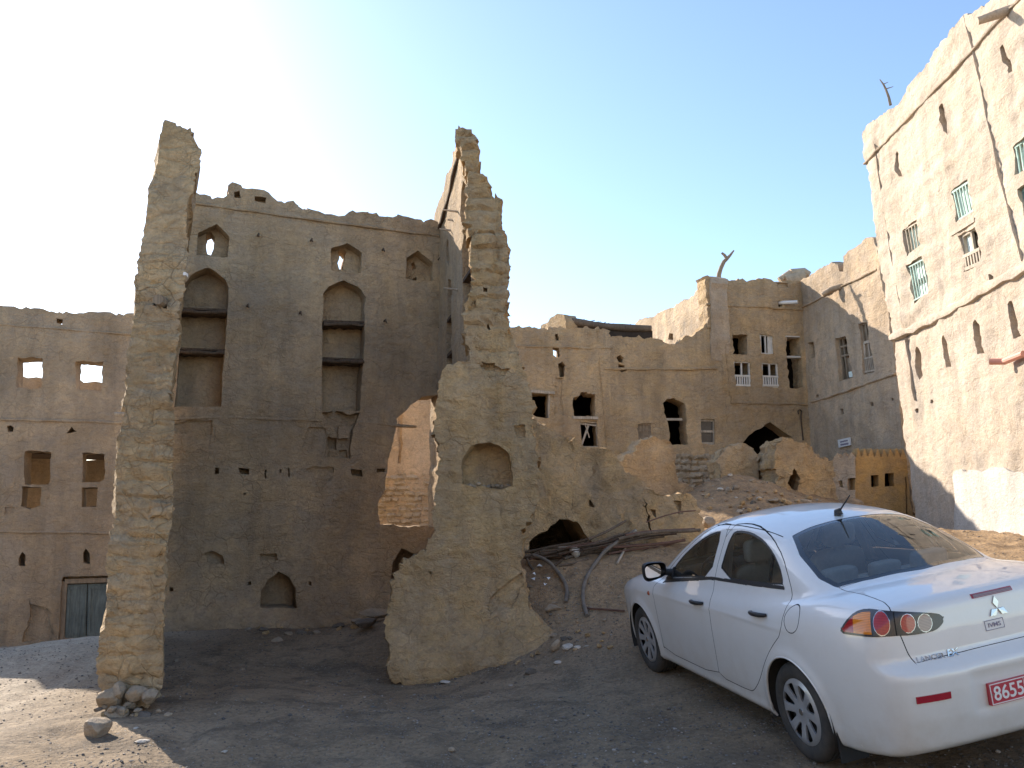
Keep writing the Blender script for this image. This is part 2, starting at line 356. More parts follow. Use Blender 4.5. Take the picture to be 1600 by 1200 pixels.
# ground
def ground_mat():
    m, nt, b = newmat('dusty_gravel_ground'); co = coords(nt); L = nt.links
    sep = N(nt, 'ShaderNodeSeparateXYZ'); L.new(co, sep.inputs[0])
    big = noise(nt, co, .35, 4, .6, .4); mid = noise(nt, co, 2.2, 5, .65, .5); fine = noise(nt, co, 22, 5, .75); peb = N(nt, 'ShaderNodeTexVoronoi'); L.new(co, peb.inputs['Vector']); peb.inputs['Scale'].default_value = 38
    c = mixc(nt, ramp(nt, big, [(.4, 0.0), (.62, 1.0)]), (.25, .185, .12), (.34, .255, .17))
    c = mixc(nt, ramp(nt, mid, [(.45, 0.0), (.65, 1.0)]), c, (.165, .127, .09))
    # earthier on the banks, mounds and far ground
    up = math_(nt, 'ADD', sep.outputs[2], math_(nt, 'MULTIPLY', mid, .5))
    c = mixc(nt, ramp(nt, math_(nt, 'MULTIPLY', math_(nt, 'SUBTRACT', up, .42), 1.5, True), [(0.0, 0.0), (1.0, 1.0)]), c, mixc(nt, ramp(nt, mid, [(.35, 0.0), (.65, 1.0)]), (.30, .215, .14), (.46, .33, .21)))
    bk = math_(nt, 'MULTIPLY', math_(nt, 'MULTIPLY', math_(nt, 'SUBTRACT', math_(nt, 'ADD', sep.outputs[1], math_(nt, 'MULTIPLY', mid, 1.2)), 9.9), 1.3, True), math_(nt, 'MULTIPLY', math_(nt, 'ADD', sep.outputs[0], .3), 1.5, True))
    c = mixc(nt, math_(nt, 'MULTIPLY', bk, .9), c, mixc(nt, ramp(nt, noise(nt, co, 4.5, 5, .7, .5), [(.35, 0.0), (.65, 1.0)]), (.24, .165, .10), (.43, .285, .155)))
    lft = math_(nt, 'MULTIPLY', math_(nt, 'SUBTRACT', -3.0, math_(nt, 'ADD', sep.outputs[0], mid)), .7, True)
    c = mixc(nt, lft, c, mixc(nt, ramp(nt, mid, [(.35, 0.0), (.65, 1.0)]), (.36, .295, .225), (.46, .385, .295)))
    c = mixc(nt, 1.0, c, ramp(nt, fine, [(.3, .66), (.5, 1.0), (.75, 1.35)]), 'MULTIPLY')
    sepc = N(nt, 'ShaderNodeSeparateColor'); L.new(peb.outputs['Color'], sepc.inputs[0])
    pm = math_(nt, 'MULTIPLY', ramp(nt, peb.outputs['Distance'], [(.25, 1.0), (.4, 0.0)]), ramp(nt, sepc.outputs[0], [(.55, 0.0), (.7, 1.0)]))
    c = mixc(nt, math_(nt, 'MULTIPLY', pm, .6), c, ramp(nt, sepc.outputs[1], [(0.0, (.13, .12, .115)), (.6, (.33, .30, .27)), (1.0, (.5, .46, .42))]))
    L.new(c, b.inputs['Base Color']); b.inputs['Roughness'].default_value = .95; b.inputs['Specular IOR Level'].default_value = .15
    h = math_(nt, 'ADD', math_(nt, 'MULTIPLY', mid, 1.0), math_(nt, 'ADD', math_(nt, 'MULTIPLY', fine, .4), math_(nt, 'MULTIPLY', pm, .35)))
    L.new(bump(nt, h, .05, 1.0), b.inputs['Normal']); return m
M['ground'] = ground_mat()

# ------------------------------------------------------------------ car pose (from its four wheels in the photograph)
RC = np.array([[-0.2223544, -0.96370507, -0.1477534], [0.96774088, -0.23657291, 0.08666517], [-0.11847411, -0.12371662, 0.98521981]])
TC = np.array([2.74792906, 5.5681631, -2.34414597])
RX = np.array([[1, 0, 0], [0, cp, -sp], [0, sp, cp]])
CARR = RX @ RC; CART = RX @ TC + CAM

# ------------------------------------------------------------------ ground: one sheet, thin-plate through surveyed points
ctl = [at(*q) for q in [(0, 1200, 6.0), (400, 1200, 6.1), (800, 1200, 5.9), (1100, 1200, 5.6), (150, 1100, 7.9), (0, 1060, 9.6), (0, 1008, 17), (150, 1008, 17.5),
    (270, 983, 12.2), (600, 965, 13.4), (450, 975, 12.8), (620, 1045, 10.2), (800, 1015, 9.9), (450, 1080, 8.5), (700, 1100, 8.0), (900, 1050, 8.6), (900, 985, 9.6), (800, 960, 10.4),
    (830, 900, 11.0), (900, 850, 12.0), (1000, 845, 12.2), (960, 930, 10.3), (1060, 840, 12.6), (1100, 815, 14.5), (1150, 742, 17.0), (1110, 780, 15.5), (1250, 775, 17.0), (1200, 752, 19.0),
    (1350, 795, 17.0), (1430, 836, 16.1), (1590, 833, 13.2), (1600, 850, 11.8), (245, 1110, 7.6), (690, 1065, 9.7)]]
for (wx_, wy_) in ((0, .8), (2.635, .8), (0, -.8), (2.635, -.8), (1.3, .8), (1.3, -.8), (-1.2, 0), (-1.2, .8)):
    ctl.append(CARR @ np.array([wx_, wy_, .0]) + CART)
ctl += [np.array(q, float) for q in [(-14, 3, -.2), (-14, 12, -.3), (-12, 20, -.75), (0, 2, .05), (0, -3, .1), (-6, 2, .0), (-6, -3, 0), (5, 0, .5), (8.5, 4, 1.0), (6, -5, .5), (-3, 20, .6), (0, 22, 1.8), (5, 22, 2.0), (8, 22.5, 2.0),
    (11, 10, 1.1), (12, 20, 1.5), (3, 18.5, 1.6), (0, 17, 1.0), (0, 26, 1.8), (8, 28, 2.0), (-14, 28, -.8), (14, 0, 1.0)]]
ctl = np.array(ctl)
def tps(r): return np.where(r > 1e-9, r * r * np.log(r + 1e-12), 0)
_n = len(ctl); _d = np.linalg.norm(ctl[:, None, :2] - ctl[None, :, :2], axis=2); _K = tps(_d) + np.eye(_n) * .04
_A = np.zeros((_n + 3, _n + 3)); _A[:_n, :_n] = _K; _A[:_n, _n] = 1; _A[:_n, _n + 1:] = ctl[:, :2]; _A[_n:, :_n] = _A[:_n, _n:].T
_w = np.linalg.solve(_A, np.r_[ctl[:, 2], 0, 0, 0])
def gz_base(x, y):
    x = np.atleast_1d(np.asarray(x, float)); y = np.atleast_1d(np.asarray(y, float))
    xc = np.clip(x, -15, 15); yc = np.clip(y, -6, 29)
    P = np.c_[xc, yc]; d = np.linalg.norm(P[:, None] - ctl[None, :, :2], axis=2)
    z = tps(d) @ _w[:_n] + _w[_n] + P @ _w[_n + 1:]
    far = np.hypot(x - xc, y - yc); return z + (0.3 - z) * (1 - np.exp(-far / 25))
def gz(x, y):
    x = np.atleast_1d(np.asarray(x, float)); y = np.atleast_1d(np.asarray(y, float))
    z = gz_base(x, y); P = np.c_[x, y, x * 0]
    # rougher on banks and the mound, compacted where cars drive
    sl = np.clip((z - .35) * 1.2, 0, 1) * (np.clip((y - 8.5) / 2, 0, 1))
    rut = 0
    for o_ in (-4.1, -2.5, -.2, 1.35):
        d_ = (x - o_ - (y - 6) * -.28 - .25 * np.sin(y * .5 + o_)) ; rut = rut + (-.028 * np.exp(-(d_ / .12) ** 2) + .014 * np.exp(-((np.abs(d_) - .24) / .09) ** 2)) * np.clip((11 - y) / 2, 0, 1) * np.clip((z * 0 + 1.2 - z) * 3, 0, 1)
    return z + rut + fbm(P * .9, 3) * .05 + fbm(P * 3.7 + 9, 2) * (.018 + .05 * sl) + fbm(P * 9 + 3, 2) * (.006 + .03 * sl)
def axis(lo, hi, fine, far):
    a = list(np.arange(lo, hi, fine)); s = fine; v = hi; right = []
    while v < far: right.append(v); s *= 1.25; v += s
    s = fine; v = lo; left = []
    while v > -far: s *= 1.25; v -= s; left.append(v)
    return np.array(left[::-1] + a + right + [far])
gx = axis(-9.5, 10, .085, 900); gy = axis(4.5, 19, .085, 900)
GX, GY = np.meshgrid(gx, gy); GZv = np.concatenate([gz(GX.ravel()[i:i + 20000], GY.ravel()[i:i + 20000]) for i in range(0, GX.size, 20000)])
nx, ny = len(gx), len(gy)
ii = (np.arange(ny - 1)[:, None] * nx + np.arange(nx - 1)[None]).ravel()
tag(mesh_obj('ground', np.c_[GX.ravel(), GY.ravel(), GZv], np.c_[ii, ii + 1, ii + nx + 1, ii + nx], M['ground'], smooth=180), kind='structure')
def ground_at(u, v, y0=4.5, y1=22):
    d = ray(u, v); ys = np.arange(y0, y1, .03); P = CAM + d * (ys / d[1])[:, None]; g = gz(P[:, 0], P[:, 1])
    k = np.nonzero(P[:, 2] <= g)[0]; k = k[0] if len(k) else len(ys) - 1
    return np.array([P[k, 0], P[k, 1], g[k]])
# ------------------------------------------------------------------ helpers for windows, ledges, bars
def pbar(mb, pl, p, q, w, d0, d1):
    """a bar between two elevation points, w wide, from depth d0 to d1"""
    a = np.array(p, float); b = np.array(q, float); t = (b - a) / (np.linalg.norm(b - a) + 1e-9); n = np.array([-t[1], t[0]]) * w / 2
    cs = [a - n, b - n, b + n, a + n]
    mb.hexa([pl.pt(*c, d0) for c in cs] + [pl.pt(*c, d1) for c in cs])
def qlerp(q, a, b):  # q: tl,tr,br,bl in (s,z); a across 0..1, b down 0..1
    q = [np.array(x) for x in q]; return (q[0] * (1 - a) + q[1] * a) * (1 - b) + (q[3] * (1 - a) + q[2] * a) * b
def ledge(name, pl, px, h, out, parent, mat, seed=0, sag=.02, step=.25, below=0.0):
    pts = rough([pl.sz(*p) for p in px], step, sag, seed=seed, closed=False)
    V = []; Fc = []; n = len(pts)
    for i, p in enumerate(pts):
        hh = h * (1 + .3 * math.sin(i * 2.3 + seed)); oo = out * (1 + .25 * math.sin(i * 1.7 + seed))
        for (dz, d) in ((-hh / 2, .02), (-hh / 2 * .7, -oo * .8), (hh * .1, -oo), (hh / 2, -oo * .5), (hh / 2, .02)): V.append(pl.pt(p[0], p[1] + dz, d))
    for i in range(n - 1):
        for k in range(4): Fc.append((i * 5 + k, (i + 1) * 5 + k, (i + 1) * 5 + k + 1, i * 5 + k + 1))
    Fc += [(0, 1, 2, 3, 4), tuple((n - 1) * 5 + k for k in (4, 3, 2, 1, 0))]
    return mesh_obj(name, V, Fc, mat, parent, smooth=50)
def window(pl, quad_px, parent, d=.10, fw=.05, mull=(), trans=(), mat='palewood', fill=None, filld=.05, name='window', label=None, inner=None):
    """window frame (part) with a pane / shutter / balustrade (sub-parts)"""
    q = [np.array(pl.sz(*p)) for p in quad_px]; f = MB()
    for i in range(4): pbar(f, pl, q[i], q[(i + 1) % 4], fw, d + (.002 if i % 2 else 0), d + .06)
    for a in mull: pbar(f, pl, qlerp(q, a, 0), qlerp(q, a, 1), fw * .7, d + .005, d + .05)
    for b in trans: pbar(f, pl, qlerp(q, 0, b), qlerp(q, 1, b), fw * .8, d + .003, d + .055)
    o = f.obj(name, M[mat], parent)
    if label: o['label'] = label
    if fill:
        for nm, mt, a0, a1, b0, b1, dd in fill:
            g = MB(); c = [qlerp(q, a0, b0), qlerp(q, a1, b0), qlerp(q, a1, b1), qlerp(q, a0, b1)]
            g.hexa([pl.pt(*x, d + dd) for x in c] + [pl.pt(*x, d + dd + .015) for x in c]); g.obj(nm, M[mt], o)
    if inner:
        for nm, mt, b0, b1, nb, w in inner:   # balusters / bars between two rails
            g = MB(); pbar(g, pl, qlerp(q, 0, b0), qlerp(q, 1, b0), w * 1.4, d - .03, d); pbar(g, pl, qlerp(q, 0, b1), qlerp(q, 1, b1), w * 1.4, d - .03, d)
            for k in range(nb): a = (k + .5) / nb; pbar(g, pl, qlerp(q, a, b0), qlerp(q, a, b1), w, d - .025, d - .003)
            g.obj(nm, M[mt], o)
    return o
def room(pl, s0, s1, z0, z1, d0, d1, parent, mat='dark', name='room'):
    """closed chamber behind openings (open to the front), shade in its default colour"""
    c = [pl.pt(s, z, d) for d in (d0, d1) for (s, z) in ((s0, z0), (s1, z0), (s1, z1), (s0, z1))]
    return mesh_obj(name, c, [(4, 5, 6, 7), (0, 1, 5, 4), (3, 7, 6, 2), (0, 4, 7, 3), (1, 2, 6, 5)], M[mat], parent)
def peg(pl, px, parent, L=.16, name='peg', mat='darkwood', r=.014, droop=.06):
    s, z = pl.sz(*px); m = MB(); m.tube([pl.pt(s, z, .05), pl.pt(s + .01, z + .01, -L * .6), pl.pt(s + .015, z - droop, -L)], [r * 1.2, r, r * .6], 6); return m.obj(name, M[mat], parent)
def spout(pl, px0, px1, parent, r, mat, L, name='spout', gutter=False):
    s, z = pl.sz(*px0); s1, z1 = pl.sz(*px1); m = MB()
    m.tube([pl.pt(s, z, .1), pl.pt(s1, z1, -L)], [r, r * .85], 10); return m.obj(name, M[mat], parent)
def branch_tube(name, pts, r0, r1, mat, parent, twigs=()):
    m = MB(); n = len(pts); m.tube(pts, [r0 + (r1 - r0) * i / (n - 1) for i in range(n)], 7)
    for tw in twigs: m.tube(tw, [r1 * 1.1] + [r1 * .6] * (len(tw) - 1), 6)
    return m.obj(name, M[mat], parent, smooth=60)

# ================================================================== A: the tall arcaded back wall of the ruined room
PA = Plane(*at(687, 368, 13.5)[:2], 20.7)
_c = PA.p
tA = thing('ruined_house_wall', 'tall brown mud plaster back wall with two tall arched shelf niches and small peephole niches', 'wall', (*PA.pt(-3, 0, 0)[:2], .15))
top = Z2([(120, 315), (190, 318), (235, 325), (270, 330), (300, 342), (320, 345), (350, 340), (370, 310), (380, 285), (400, 290), (430, 305), (460, 315), (480, 313), (520, 335), (535, 350), (590, 352), (620, 372), (645, 385), (655, 375), (680, 390), (735, 400), (760, 405), (775, 393), (810, 392), (850, 395), (900, 405), (935, 412), (975, 405), (1010, 412), (1060, 430), (1100, 435), (1140, 448)])
outA = [(232, 1000)] + top + [(700, 700), (703, 1000)]
niche1 = Z2([(172, 1096), (184, 880), (193, 700), (200, 655), (228, 622), (262, 604), (293, 595), (320, 612), (348, 636), (361, 665), (350, 860), (332, 1098)])
niche2 = Z2([(700, 1112), (702, 900), (706, 690), (722, 668), (750, 655), (783, 642), (815, 656), (842, 674), (858, 705), (850, 900), (835, 1115)])
sm1 = Z2([(247, 548), (253, 470), (285, 458), (318, 440), (345, 462), (367, 485), (363, 557)])
sm2 = Z2([(735, 608), (735, 525), (760, 518), (787, 507), (815, 525), (843, 545), (840, 614), (790, 616)])
sm3 = Z2([(1005, 635), (1005, 563), (1025, 552), (1048, 537), (1075, 558), (1103, 580), (1100, 643)])
breach = Z3([(1092, 38), (1060, 45), (1020, 75), (1000, 95), (970, 120), (965, 180), (952, 215), (945, 255), (932, 300), (920, 345), (922, 385), (903, 425), (910, 508), (980, 511), (1050, 513), (1120, 514), (1120, 38)])
opsA = [(niche1, .36, .006), (niche2, .36, .006), (sm1, .24, .006), (sm2, .24, .006), (sm3, .24, .006),
    (Z2([(290, 531), (284, 500), (288, 455), (305, 450), (319, 472), (313, 512), (300, 535)]), None, .01),
    (Z2([(774, 590), (768, 565), (772, 545), (765, 525), (772, 515), (785, 515), (796, 528), (788, 560), (786, 592)]), None, .004),
    (Z2([(1033, 588), (1033, 563), (1048, 560), (1050, 585)]), None, .004), (Z2([(1036, 632), (1036, 618), (1050, 614), (1052, 631)]), None, .004),
    (Z2([(384, 345), (384, 325), (405, 323), (407, 348)]), .2), (Z2([(459, 355), (461, 340), (500, 342), (500, 362)]), .2), (Z2([(610, 372), (612, 362), (632, 372), (630, 382)]), .2),
    (Z3([(702, 98), (735, 150), (722, 200), (725, 262), (803, 274), (810, 180), (832, 105), (790, 108), (760, 100)]), .15, .03),
    (Z3([(765, 150), (768, 195), (800, 190), (806, 152)]), .04, .02), (Z3([(770, 235), (775, 262), (800, 268), (800, 235)]), .22, .02), (Z3([(728, 180), (730, 225), (760, 240), (762, 190)]), .30, .02),
    (Z3([(315, 300), (315, 325), (329, 325), (329, 301)]), .25), (Z3([(400, 300), (403, 322), (436, 322), (434, 303)]), .25), (Z3([(803, 308), (806, 332), (846, 333), (844, 309)]), .22), (Z3([(895, 305), (895, 318), (925, 316), (925, 303)]), .15),
    (Z3([(495, 306), (494, 333), (500, 333), (501, 306)]), .12), (Z3([(578, 303), (577, 335), (583, 335), (584, 303)]), .12), (Z3([(548, 305), (548, 318), (555, 318), (555, 305)]), .12),
    (Z3([(275, 608), (285, 645), (346, 645), (345, 612), (310, 598)]), .13, .03), (Z3([(475, 615), (478, 640), (542, 640), (535, 614)]), .12, .02),
    (Z3([(476, 805), (478, 745), (505, 710), (545, 680), (585, 703), (606, 735), (606, 805)]), .42, .012),
    (Z3([(150, 740), (150, 754), (161, 754), (161, 740)]), .2), (Z3([(433, 715), (433, 727), (443, 727), (443, 715)]), .2), (Z3([(655, 715), (655, 727), (664, 727), (664, 715)]), .2), (Z3([(414, 392), (414, 400), (422, 400), (422, 392)]), .15),
    (Z3([(165, 140), (175, 175), (230, 185), (300, 190), (302, 140), (230, 135)]), .05, .04), (Z3([(650, 150), (625, 270), (655, 305), (715, 270), (720, 160)]), .035, .03), (Z3([(640, 305), (690, 370), (735, 340), (745, 300)]), .05, .04),
    (Z3([(950, 790), (950, 690), (955, 640), (990, 588), (1040, 612), (1070, 640), (1070, 790)]), .5, .01), (breach, None, .03)]
def lowrough(z0): return lambda s, z: 1 / (1 + np.exp((z - z0) * 6))
wall('wall', PA, outA, opsA, thick=.6, cell=.08, amp=.025, mat=M['arch'], parent=tA, rough_amp=.05, fine=.012,
     bulge=lambda s, z: .30 * np.clip((.75 - z) / .6, 0, 1) ** 2 + .05 * np.exp(-((z - 5.87 - s * 0) / .5) ** 2) * 0)
ledge('string_course', PA, [(296, 316), (400, 331), (500, 345), (600, 358), (686, 369)], .05, .035, tA, M['arch'], 1, .01)
ledge('floor_line', PA, [(272, 655), (340, 651), (420, 655), (500, 658)], .045, .02, tA, M['arch'], 2, .015)
ledge('floor_line', PA, [(560, 660), (620, 665), (650, 668)], .045, .02, tA, M['arch'], 3, .015)
def shelf(pl, p, q, parent, dep=.34):
    a = np.array(pl.sz(*p)); b = np.array(pl.sz(*q)); m = MB(); n = 9
    for i, dd in enumerate((.015, .10, .19, .27)):
        pts = [pl.pt(*(a + (b - a) * k / n + np.array([0, random.uniform(-.012, .012)])), dd + random.uniform(-.01, .01)) for k in range(n + 1)]
        m.tube(pts, [.028 + random.uniform(-.006, .01) for _ in range(n + 1)], 6)
    c = [a + [0, .03], b + [0, .03]]
    m.hexa([pl.pt(c[0][0], c[0][1], .01), pl.pt(c[1][0], c[1][1], .02), pl.pt(c[1][0], c[1][1] + .025, .02), pl.pt(c[0][0], c[0][1] + .03, .01), pl.pt(c[0][0], c[0][1], dep), pl.pt(c[1][0], c[1][1], dep), pl.pt(c[1][0], c[1][1] + .02, dep), pl.pt(c[0][0], c[0][1] + .02, dep)])
    return m.obj('shelf', M['darkwood'], parent, smooth=60)
for p, q in ((Z2([(192, 752), (356, 756)])), (Z2([(184, 897), (350, 902)])), (Z2([(706, 797), (854, 800)])), (Z2([(702, 931), (851, 936)]))): shelf(PA, p, q, tA)
for p in Z2([(467, 482), (658, 500), (915, 535), (430, 735), (618, 762), (922, 790), (1120, 812)]): peg(PA, p, tA)
for p in Z2([(1118, 568)]): peg(PA, p, tA, L=.2)

# wall seen through the breach
PAb = Plane(*at(640, 700, 15.6)[:2], 4)
tAb = thing('rubble_wall', 'plastered wall over rubble masonry seen through the jagged breach beside the niche pier', 'wall', (*at(650, 800, 15.6)[:2], .9))
wall('wall', PAb, [(560, 900), (560, 600), (630, 585), (676, 606), (760, 590), (760, 900)], [(Z3([(1095, 40), (1095, 90), (1130, 100), (1130, 40)]), .3), (Z3([(972, 100), (975, 290), (985, 290), (990, 100)]), .05, .03)], thick=.4, cell=.13, amp=.03, mat=M['wing'], parent=tAb)
wall('masonry', Plane(*(PAb.p[:2] + PAb.n[:2] * .05), 4), [(560, 900), (560, 742), (610, 741), (640, 738), (690, 743), (760, 738), (760, 900)], thick=.06, cell=.035, amp=.02, fine=.02, mat=M['stone'], parent=tAb, courses=bricks(.10, .19, .06, 1.6))

# B: inner side wall that runs from the corner towards the camera
_b0 = at(687, 368, 13.5); _b1 = at(737, 235, 10.8); PB = Plane(_b0[0], _b0[1], math.degrees(math.atan2(_b1[1] - _b0[1], _b1[0] - _b0[0])))
outB = [(687, 1000)] + Z4([(268, 470), (266, 425), (280, 380), (308, 330), (318, 262), (345, 210), (348, 155), (362, 140), (368, 90), (392, 100), (400, 200), (408, 330), (420, 500), (428, 640), (430, 760), (430, 1060)]) + [(738, 700), (738, 1045)]
opsB = [(Z4([(388, 455), (381, 400), (384, 320), (392, 275), (405, 300), (415, 400), (410, 450)]), .13, .01),
    (Z4([(392, 800), (387, 700), (389, 560), (397, 485), (408, 500), (418, 560), (424, 640), (424, 800), (410, 900), (395, 900)]), .14, .01),
    (Z4([(317, 620), (316, 560), (321, 528), (330, 540), (334, 600), (332, 650)]), .14, .01), (Z4([(320, 1060), (322, 760), (328, 695), (338, 700), (343, 760), (346, 1062)]), .15, .01)]
tB = thing('inner_side_wall', 'sunlit inner side wall rising to a spike, with slim arched niches and stick pegs', 'wall', (*PB.pt(1.5, 0)[:2], .1))
wall('wall', PB, outB, opsB, thick=.2, cell=.12, amp=.02, mat=M['arch'], parent=tB, rough_amp=.03)
ledge('string_course', PB, Z4([(290, 490), (305, 455), (330, 370), (355, 265), (378, 170), (388, 130)]), .05, .05, tB, M['darkwood'], 5, .008)
for p, L in zip(Z4([(370, 412), (340, 492), (368, 745), (350, 450)]), (.22, .18, .2, .08)):
    s, z = PB.sz(*p); m = MB(); m.tube([PB.pt(s, z, .05), PB.pt(s - .05, z + .03, -L)], [.018, .012], 6); m.obj('peg', M['palewood'], tB)
for p, q in (Z4([(322, 885), (346, 890)]), Z4([(322, 1035), (346, 1030)]), Z4([(390, 715), (424, 700)])):
    a = np.array(PB.sz(*p)); b = np.array(PB.sz(*q)); m = MB(); m.hexa([PB.pt(a[0], a[1], .0), PB.pt(b[0], a[1], .0), PB.pt(b[0], a[1] + .05, .0), PB.pt(a[0], a[1] + .05, 0), PB.pt(a[0], a[1], .15), PB.pt(b[0], a[1], .15), PB.pt(b[0], a[1] + .05, .15), PB.pt(a[0], a[1] + .05, .15)]); m.obj('shelf', M['darkwood'], tB)

# C: broken pier with the round niche, rising into the spike
PC = Plane(*at(735, 900, 10.1)[:2], 2)
outC = Z5([(150, 1150), (108, 1110), (105, 1000), (110, 900), (118, 850), (135, 790), (150, 745), (165, 722), (190, 712), (215, 703), (238, 690), (262, 640), (268, 590), (280, 500), (290, 425), (284, 350), (272, 300), (275, 255), (285, 190), (288, 130), (294, 60), (310, 32), (352, 24)]) + \
    Z4([(362, 1064), (420, 1062), (408, 1000), (405, 920), (400, 850), (406, 765), (424, 700), (424, 640), (416, 500), (408, 400), (403, 300), (398, 200), (388, 132), (366, 118), (356, 98), (362, 75), (368, 46), (395, 50), (428, 60), (443, 95), (446, 130), (455, 170), (462, 215), (466, 268), (485, 270), (507, 274), (516, 325), (532, 352), (541, 370), (547, 420), (556, 455), (560, 510), (572, 548), (578, 600), (584, 650), (580, 700), (584, 760), (588, 830), (602, 885), (606, 940), (618, 960)]) + \
    Z5([(603, 60), (608, 110), (620, 160), (626, 230), (624, 262), (640, 300), (645, 350), (651, 420), (648, 480), (640, 545), (622, 580), (606, 602), (597, 640), (604, 672), (590, 695), (586, 740), (588, 790), (598, 850), (628, 905), (668, 950), (712, 1000), (760, 1050), (780, 1160)])
niche = Z5([(376, 452), (377, 375), (395, 340), (420, 318), (450, 308), (482, 308), (515, 320), (540, 345), (553, 380), (556, 430), (552, 468), (510, 478), (460, 470), (420, 466)])
def colC(s, z): return np.clip((z - 5.0) * .6, 0, 1) * np.clip((s + .2) * 4, 0, 1) * .8 + .25
tC = thing('broken_pier', 'jagged ochre mud pier with a rounded niche rising into a tall broken spike', 'wall', (*PC.pt(0, 0, .2)[:2], -.02))
spc = PC.sz(735, 600)[0]
brC = bricks(.17, .36, .055, .7, lambda s, z: np.clip((z - 3.4) * 1.2, .15, 1))
wall('wall', PC, outC, [(niche, .30, .01), (Z5([(572, 778), (548, 804), (520, 816), (486, 832), (466, 858), (457, 893), (470, 915), (500, 890), (540, 900), (575, 860), (590, 800)]), .05, .05)] + [(Z5(q), dd, .015) for q, dd in (([(430, 25), (440, 60), (470, 75), (520, 60), (545, 40), (490, 30)], .06), ([(260, 770), (260, 785), (270, 787), (270, 772)], .08), ([(562, 240), (566, 285), (600, 290), (602, 245)], .06))] +
     [(Z4(q), dd, .02) for q, dd in (([(468, 1050), (480, 1085), (525, 1092), (520, 1060)], .09), ([(484, 735), (488, 760), (502, 762), (503, 738)], .12), ([(500, 888), (500, 912), (511, 912), (511, 890)], .12), ([(437, 780), (437, 800), (447, 830), (450, 790)], .05))],
     thick=.55, cell=.045, amp=.045, freq=1.8, fine=.02, mat=M['front'], parent=tC, rough_amp=.05, courses=brC, sharp=35,
     bulge=lambda s, z: .38 * np.clip((.95 - z) / .9, 0, 1) ** 1.6 + .35 * np.clip((.9 - z) / .8, 0, 1) * np.clip((s - .2) * 1.5, 0, 1) + .12 * np.clip((s - .30) * 2, 0, 1) * np.clip((3.2 - z), 0, 1) * np.clip(z - 1.1, 0, 1))
# rubble lying in the niche
for k in range(9):
    s, z = PC.sz(560 + (400 + k * 17) / 2.3077, 560 + (455 + random.uniform(-6, 8)) / 2.3077)
    if k < 9: NICHE_SPOTS = globals().setdefault('NICHE_SPOTS', []); NICHE_SPOTS.append(PC.pt(s, z, random.uniform(.08, .24)))

# E: near left pillar, the broken end of the long cross wall
PE = Plane(*at(215, 1000, 7.6)[:2], 0)
outE = Z2([(-60, 1000), (-40, 900), (0, 930), (8, 860), (22, 760), (30, 660), (40, 570), (52, 490), (62, 430), (72, 355), (76, 320), (88, 262), (98, 200), (104, 130), (112, 104), (124, 70), (150, 66), (165, 72), (182, 84), (236, 96), (244, 130), (258, 165), (252, 200), (246, 232), (238, 280), (236, 310), (228, 340), (216, 400), (212, 480), (204, 560), (200, 640), (190, 740), (184, 850), (166, 950), (160, 1040)])
outE = Z2([(0, 930), (8, 860), (22, 760), (30, 660), (40, 570), (52, 490), (62, 430), (72, 355), (76, 320), (88, 262), (98, 200), (104, 130), (112, 104), (124, 70), (150, 66), (165, 72), (182, 84), (236, 96), (244, 130), (258, 165), (252, 200), (246, 232), (238, 280), (236, 310), (228, 340), (216, 400), (212, 480), (204, 560), (200, 640), (190, 740), (184, 850), (172, 950), (162, 1040)]) + \
    [(269, 660), (267, 760), (262, 860), (258, 960), (255, 1040), (250, 1090), (236, 1105), (165, 1110), (158, 1080), (153, 1050), (160, 985), (166, 920), (172, 850), (180, 760), (185, 690), (192, 625), (199, 575)]
tE = thing('broken_pillar', 'tall slim broken end of a mud block wall, ragged and leaning, at the left foreground', 'pillar', (*PE.pt(0, 0, .3)[:2], .0))
wall('wall', PE, outE, [(Z2([(92, 700), (90, 735), (150, 742), (148, 705)]), -.0001 + .05, .03)], thick=4.4, cell=.036, amp=.04, freq=2.0, fine=.012, mat=M['pillar'], parent=tE, rough_amp=.022, skew=(-.40, .93, 0), sharp=35,
     courses=bricks(.17, .38, .055, 1.1, lambda s, z: np.clip((5.0 - z) * .6, .12, 1) * np.clip(.55 + 1.3 * pnoise(np.c_[s * 1.1, z * .9, s * 0 + 8]), .1, 1)), bulge=None)
_pl = PE.sz(120 / 2.3077 + 200, 160 + 720 / 2.3077)
m = MB(); m.tube([PE.pt(_pl[0], _pl[1], .2), PE.pt(_pl[0] + .01, _pl[1], -.10)], [.06, .05], 9); m.obj('beam_end', M['olive'], tE)
s, z = PE.sz(288, 429); m = MB(); m.box(*(lambda p: (p[0] - .01, p[0] + .015, p[1] - .03, p[1] + .03, p[2] - .015, p[2] + .015))(PE.pt(s + .01, z, .0))); m.obj('chip', M['pvc'], tE)
s, z = PE.sz(176, 644); m = MB(); m.tube([PE.pt(s + .1, z, .15), PE.pt(s - .04, z, .12)], [.02, .018], 6); m.obj('stick', M['palewood'], tE)

